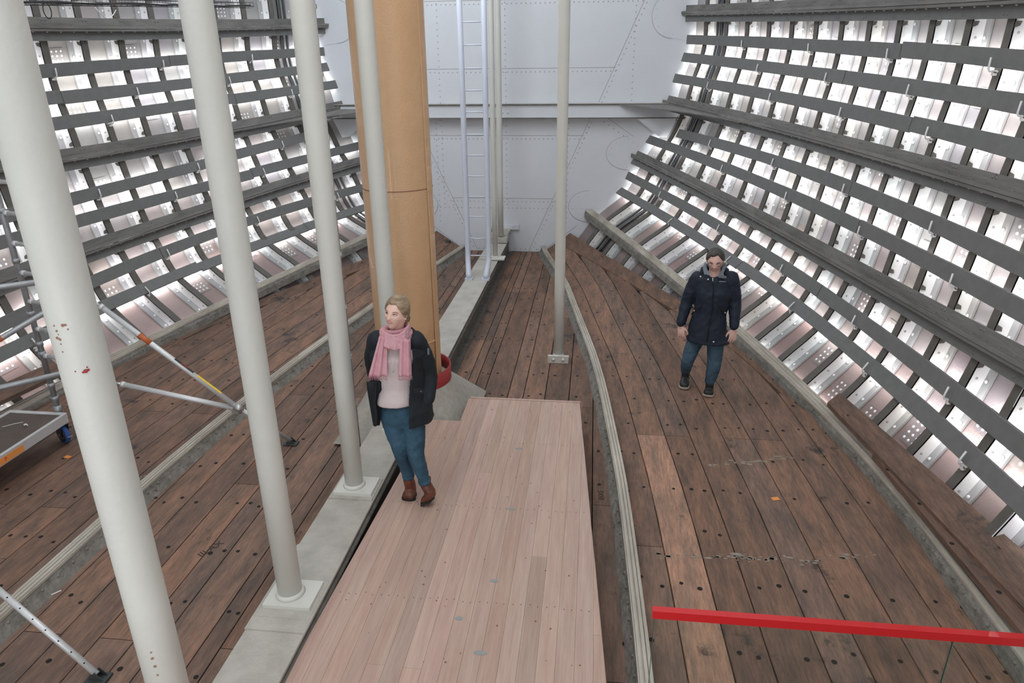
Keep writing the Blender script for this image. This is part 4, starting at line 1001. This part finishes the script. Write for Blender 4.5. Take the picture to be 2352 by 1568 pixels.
# jeans
mb=MB(); 
mb.loft([oval(f.P(915,914,0),S,V,.130,.09,24),oval(hips,S,V,.150,.108,24),oval(hips-U*.08,S,V,.158,.108,24,2.2),oval(hips-U*.14,S,V,.13,.09,24,2.2),oval(hips-U*.19,S,V,.07,.06,24,2)],M_jeans)
limb(mb,[hipL-U*.03,hipL.lerp(kneeL,.55),kneeL,kneeL.lerp(ankL,.45)-V*.012,ankL],[.088,.080,.060,.054,.042],M_jeans,20); limb(mb,[hipR-U*.03,hipR.lerp(knR,.55),knR,knR.lerp(ankR,.45)-V*.012,ankR],[.090,.082,.062,.055,.043],M_jeans,20)
jn=blob(mb,.008,8,'jeans',wroot,M_jeans,.006,2,16)
for a,k in((ankL,kneeL),(ankR,knR)):
    d=(k-a).normalized(); mb=MB(); mb.tube([a-d*.012,a+d*.0,a+d*.018],[.046,.049,.047],M_jeans,20); part(mb,'rolled_cuff',jn)
# boots
boot('boot',wroot,f.P(938,1098,-.02),f.P(937,1155,.03),M_boot,M_sole,.12,(.300,.300),.047,.05)
t=f.P(974,1166,.0); boot('boot',wroot,f.P(977,1110,.09),f.P(972,1168,.07),M_boot,M_sole,.12,(.345,.302),.047,.05)
# blouse
mb=MB(); mb.loft([oval(nk+U*.005,S,V,.085,.07,24),oval(nk-U*.05,S,V,.14,.10,24),oval(chest,S,V,.158,.122,24),oval(waist,S,V,.138,.106,24),oval(f.P(912,912,.01),S,V,.150,.114,24),oval(f.P(912,923,.01),S,V,.152,.114,24)],M_top)
blob(mb,.008,4,'blouse',wroot,M_top,.004,5,9)
# jacket: open front shell plus sleeves
mb=MB()
def cring(c,a,b,oL,oR,th=.014,n=34,lift=0):
    # angle 90deg = front (V). opening from 90-oR to 90+oL on the front (screen right = 0deg)
    a0=math.radians(90+oL); a1=math.radians(90-oR+360); out=[];inn=[]
    for k in range(n):
        t=a0+(a1-a0)*k/(n-1); fo=1+.02*math.sin(t*9+lift); out.append(c+S*(a*fo*math.cos(t))+V*(b*fo*math.sin(t))); inn.append(c+S*((a-th)*fo*math.cos(t))+V*((b-th)*fo*math.sin(t)))
    return out+inn[::-1]
R=[cring(nk+U*.00,.105,.09,75,70),cring(nk-U*.035,.175,.115,62,52),cring(chest+U*.02,.190,.145,58,38),cring(chest.lerp(waist,.6),.185,.150,56,30),cring(waist.lerp(hips,.5)-S*.01,.200,.160,58,22,.014,34,1),cring(hips+S*.012,.215,.170,62,12,.014,34,2),cring(f.P(928,962,0),.222,.175,66,8,.014,34,3)]
mb.loft(R,M_jacket)
limb(mb,[shL+S*.01,shL.lerp(elL,.5)-S*.01,elL,wrL],[.078,.068,.062,.052],M_jacket,20); limb(mb,[shR-S*.012,shR.lerp(elR,.5)+S*.008,elR,elR.lerp(wrR,.6),wrR-S*.0],[.078,.070,.062,.055,.046],M_jacket,20)
ell(mb,shL+S*.02+U*.01,(S,V,U),(.085,.075,.06),M_jacket); ell(mb,shR-S*.02+U*.01,(S,V,U),(.085,.075,.06),M_jacket)
jk=blob(mb,.0075,4,'jacket',wroot,M_jacket,.006,7,10)
# jacket details: hood/collar flap, pocket button, sleeve tab, hanging left tail
mb=MB(); c=nk-V*.07-U*.02; mb.tube([c+S*.15+V*.02+U*.01,c+S*.10-V*.03+U*.03,c-V*.05+U*.035,c-S*.10-V*.03+U*.03,c-S*.14+V*.02],[.02,.036,.042,.036,.02],M_jacket,14); part(mb,'hood',jk)
mb=MB(); q=[f.P(946,800,.16),f.P(972,806,.12),f.P(969,818,.125),f.P(948,822,.165)]; mb.poly(q,V*.006,M_jacket); part(mb,'chest_flap',jk)
mb=MB(); q=[f.P(950,890,.19),f.P(974,893,.165),f.P(974,903,.17),f.P(950,902,.195)]; mb.poly(q,V*.006,M_jacket); part(mb,'pocket_flap',jk)
mb=MB(); mb.dome(f.P(967,899,.195),V,.008,.004,M_dksteel,10); part(mb,'button',jk)
mb=MB(); mb.box(f.P(984,807,.05),(.012,.012,.045),M_fleece); part(mb,'sleeve_patch',jk)
mb=MB(); rings=[]
for i in range(7):
    t=i/6; c=f.P(862+3*math.sin(t*2),875+100*t,.05-.06*t); wv=.062*(1-.62*t**1.6); rings.append([c-S*wv+V*.012,c-S*wv*.3+V*(.03),c+S*wv*.4+V*(.012),c+S*wv+V*.02,c+S*wv-V*.0,c+S*wv*.4-V*.008,c-S*wv*.3+V*.012,c-S*wv-V*.006])
mb.loft(rings,M_jacket); part(mb,'jacket_tail',jk)
# scarf
mb=MB()
def wrap(cz,a,b,tilt,r,ph=0,n=26):
    pts=[];c=f.P(910,cz,0.0)
    for k in range(n+1):
        t=2*math.pi*k/n; pts.append(c+S*(a*math.cos(t))+V*(b*math.sin(t)+.0)+U*(tilt*math.sin(t)+.012*math.cos(t+ph)))
    return pts
for cz,a,b,ti,r in((755,.086,.066,.01,.018),(763,.098,.080,-.005,.021),(771,.104,.080,-.015,.022)):
    mb.tube(wrap(cz,a,b,ti,r,cz),r,M_scarf,12)
for q in range(7):
    l0=f.P(875-.6*q,756+3.6*q,.03+.004*q); m1=f.P(887-.8*q,767+4.3*q,.09+.003*q); m2=f.P(907,772+4.9*q,.125+.003*q); m3=f.P(927+.5*q,763+4.7*q,.10+.003*q); r0=f.P(939+.3*q,747+4.7*q,.03+.004*q)
    pts=[l0,l0.lerp(m1,.5),m1,m1.lerp(m2,.5)-U*.004,m2,m2.lerp(m3,.5)-U*.004,m3,m3.lerp(r0,.5),r0]
    mb.tube(pts,[.009,.010,.0105,.0105,.011,.0105,.0105,.010,.009],M_scarf,10)
ell(mb,f.P(907,788,.04),(S,V,U),(.078,.055,.050),M_scarf)
sc=blob(mb,.004,1,'scarf',wroot,M_scarf,.0035,11,26)
def panel(x0,x1,y0,x2,x3,y1,off0,off1,nm,folds):
    mb=MB(); rings=[]; N=14; K=22
    for i in range(N+1):
        t=i/N; A=f.P(x0+(x2-x0)*t,y0+(y1-y0)*t,off0+(off1-off0)*t); B=f.P(x1+(x3-x1)*t,y0+(y1-y0)*t,off0+(off1-off0)*t)
        fr=[A.lerp(B,k/(K-1))+V*(.010*math.sin(folds*k/(K-1)*2*math.pi+.4*t)+.012*math.sin(math.pi*k/(K-1))) for k in range(K)]; bk=[p-V*.010 for p in fr]
        rings.append(fr+bk[::-1])
    mb.loft(rings,M_scarf); o=part(mb,nm,sc)
    mb=MB(); 
    for k in range(0,K,1):
        p=rings[-1][k]; mb.tube([p,p-U*.014+S*.003*math.sin(k*2.1),p-U*.026+S*.006*math.sin(k*3.3)],.0016,M_scarf,4)
    part(mb,'fringe',o)
panel(871,889,772,846,889,864,.085,.165,'scarf_end',2.2); panel(918,943,778,915,946,864,.12,.17,'scarf_end',1.6)
mb=MB(); mb.tube([f.P(896,806,.135),f.P(898,830,.14),f.P(903,850,.14),f.P(907,830,.14),f.P(911,808,.135)],.0011,M_chain,5); ell(mb,f.P(903.5,853,.142),I3,(.0055,.0055,.008),M_chain,10); part(mb,'necklace',wroot)
# ---------------- the man
f=Fig(3.03,7.18,.03); V,S,U=f.V,f.S,f.U
mroot=empty('person','person in navy parka, glasses and jeans on the dark planks, looking down','person',tuple(f.o))
H=frame_head(f.P(1643,597,.03),V,S,math.radians(2),math.radians(-17),math.radians(2),.083,.098,.118,0)
nk=f.P(1641,628,-.02); shL,shR=f.P(1600,640,-.01),f.P(1681,640,-.01)
elL,elR=f.P(1577,694,-.04),f.P(1689,694,-.04); wrL,wrR=f.P(1564,744,.05),f.P(1686,752,.05)
chest=f.P(1639,668,0); waist=f.P(1631,715,0); hips=f.P(1625,752,0)
hipL,hipR=f.P(1603,765,0),f.P(1645,768,0); knL,knR=f.P(1579,828,.02),f.P(1641,835,.06); anL,anR=f.P(1573,858,-.14),f.P(1629,886,.06)
body=MB(); head_mesh(body,H,M_skinm); [ear(body,H,sg,M_skinm) for sg in(1,-1)]
limb(body,[H['c']-H['Z']*.05-H['Y']*.03,nk+U*.03,nk-U*.04],[.057,.060,.07],M_skinm)
body.loft([oval(nk-U*.03,S,V,.11,.07,24),oval(shL.lerp(shR,.5)-U*.03,S,V,.18,.10,24,2.4),oval(chest,S,V,.165,.115,24),oval(waist,S,V,.15,.11,24),oval(hips,S,V,.16,.115,24),oval(hips-U*.1,S,V,.155,.11,24)],M_skinm)
limb(body,[shL,elL,wrL],[.05,.042,.028],M_skinm); limb(body,[shR,elR,wrR],[.05,.042,.028],M_skinm)
hand(body,wrL-U*.015,-U*1+V*.1+S*.12,-V+S*.5,1,M_skinm,.45,1.12); hand(body,wrR-U*.015,-U*1+V*.1-S*.02,-V-S*.5,-1,M_skinm,.35,1.12)
limb(body,[hipL,knL,anL],[.07,.042,.026],M_skinm); limb(body,[hipR,knR,anR-V*.03],[.07,.042,.026],M_skinm)
blob(body,.0048,2,'body',mroot,M_skinm)
face(mroot,H,M_skinm,M_irisd,M_browd,M_lipm,(0,-.35),False)
lineM=lambda az:(.86-.08*math.sin(az*3) if abs(az)<.55 else .86-.72*min(1,(abs(az)-.55)/.6)) if abs(az)<1.35 else (.10-.75*min(1,(abs(az)-1.35)/.6))
thM=lambda az,el:.010+.010*gs(el-.9,.6)
part(hair_mesh(H,lineM,thM,M_dkhair,'hair',mroot,.0016,38,.6),'hair',mroot)
gl=MB()
for sg in(1,-1):
    c=head_pt(H,.40*sg,-.02,.011); n=20
    pts=[c+H['X']*(.0235*math.copysign(abs(math.cos(2*math.pi*k/n))**.7,math.cos(2*math.pi*k/n)))+H['Z']*(.0155*math.copysign(abs(math.sin(2*math.pi*k/n))**.7,math.sin(2*math.pi*k/n))) for k in range(n+1)]
    gl.tube(pts,  .0027,M_frame,6); gl.tube([c+H['X']*.023*sg+H['Z']*.006,head_pt(H,1.2*sg,.02,.006),head_pt(H,1.6*sg,.02,.006)],.0016,M_frame,6)
a=head_pt(H,.40,-.02,.011)-H['X']*.0235;b=head_pt(H,-.40,-.02,.011)+H['X']*.0235; gl.tube([a,(a+b)/2+H['Z']*.003+H['Y']*.003,b],.0018,M_frame,6)
part(gl,'glasses',mroot)
mb=MB()
mb.loft([oval(f.P(1625,775,0),S,V,.165,.12,24),oval(hips-U*.12,S,V,.17,.125,24,2.3)],M_jeansm)
limb(mb,[hipL-U*.02,hipL.lerp(knL,.5),knL,knL.lerp(anL,.4),f.P(1575,850,-.12)],[.094,.084,.070,.064,.054],M_jeansm,20); limb(mb,[hipR-U*.02,hipR.lerp(knR,.5),knR,knR.lerp(anR,.5)-V*.01,f.P(1631,874,.05)],[.096,.088,.076,.068,.056],M_jeansm,20)
blob(mb,.008,4,'jeans',mroot,M_jeansm,.006,4,18)
boot('boot',mroot,f.P(1574,863,-.13),f.P(1570,898,-.0),M_boot2,M_sole2,.11,(.070,.030),.052); boot('boot',mroot,f.P(1629,892,.04),f.P(1624,928,.13),M_boot2,M_sole2,.11,(.032,.030),.052)
mb=MB()
ctop=f.P(1640,634,-.01)
mb.loft([oval(ctop+U*.01,S,V,.10,.085,28),oval(shL.lerp(shR,.5)+U*.01,S,V,.175,.115,28,2.5),oval(chest,S,V,.200,.145,28,2.2),oval(waist,S,V,.170,.135,28,2.2),oval(hips,S,V,.202,.150,28,2.2),oval(f.P(1626,782,.0),S,V,.232,.165,28,2.2)],M_coatm)
limb(mb,[shL+S*.01,shL.lerp(elL,.5),elL,elL.lerp(wrL,.6),wrL+U*.02],[.082,.075,.066,.058,.048],M_coatm,20); limb(mb,[shR-S*.01,shR.lerp(elR,.5),elR,elR.lerp(wrR,.6),wrR+U*.02],[.082,.075,.066,.058,.048],M_coatm,20)
ck=blob(mb,.008,3,'parka',mroot,M_coatm,.010,9,9)
for a_,b_ in((elL,wrL),(elR,wrR)):
    d_=(b_-a_).normalized(); mb=MB(); mb.tube([b_-d_*.055,b_-d_*.02,b_+d_*.0],[.053,.050,.047],M_coatm,20); part(mb,'cuff',ck)
mb=MB(); c=nk-V*.055+U*.0; mb.tube([c+S*.13+V*.05-U*.03,c+S*.115-V*.0+U*.02,c+S*.05-V*.06+U*.05,c-S*.05-V*.06+U*.05,c-S*.115-V*.0+U*.02,c-S*.13+V*.05-U*.03],[.02,.036,.045,.045,.036,.02],M_coatm,14); part(mb,'hood',ck)
for q in ([(1614,612,.02),(1621,599,-.03),(1623,614,.05),(1630,631,.135),(1617,629,.11)],[(1662,603,-.03),(1668,611,.02),(1660,632,.13),(1648,634,.15),(1657,620,.07)],[(1649,633,.155),(1659,631,.15),(1669,634,.138),(1668,639,.142),(1651,637,.158)]):
    mb=MB(); mb.poly([f.P(*t) for t in q],V*.008,M_fleece); part(mb,'collar_flap',ck)
mb=MB(); mb.poly([f.P(1607,630,.135),f.P(1630,632,.150),f.P(1634,641,.155),f.P(1607,634,.14)],V*.007,M_coatm); part(mb,'collar_tab',ck)
mb=MB()
for x,y,o_ in((1609,635,.155),(1626.5,641.5,.172),(1639,785,.178)): mb.dome(f.P(x,y,o_),V,.0085,.004,M_white,10)
for x,y in((1594.5,713.5),(1665.5,718)): mb.dome(f.P(x,y,.155),V,.006,.003,M_white,8)
part(mb,'snap_buttons',ck)
mb=MB(); mb.tube([f.P(1637,638,.158),f.P(1637.5,646,.163)],.004,M_white,6); part(mb,'zip_pull',ck)
mb=MB(); mb.tube([f.P(1637,640,.155),f.P(1638,670,.158),f.P(1636,710,.158),f.P(1627,755,.170),f.P(1624,786,.176)],.004,M_lining,8); part(mb,'front_placket',ck)
for pts in(((1614,700),(1596,712),(1588,722)),((1650,700),(1660,712),(1668,722))):
    mb=MB(); mb.tube([f.P(x,y,.145) for x,y in pts],[.006,.010,.006],M_lining,8); part(mb,'pocket_flap',ck)
q=f.P(1658.5,646.5,.162); RR=Matrix((S,U,V)).transposed(); text('DIDRIKSONS',.0105,M_white,q,RR,'chest_lettering',ck)
mb=MB(); mb.poly([f.P(1665.2,645.3,.160),f.P(1668.6,645.4,.158),f.P(1668.6,647.8,.158),f.P(1665.2,647.6,.160)],V*.001,M_blue); part(mb,'logo_patch',ck)
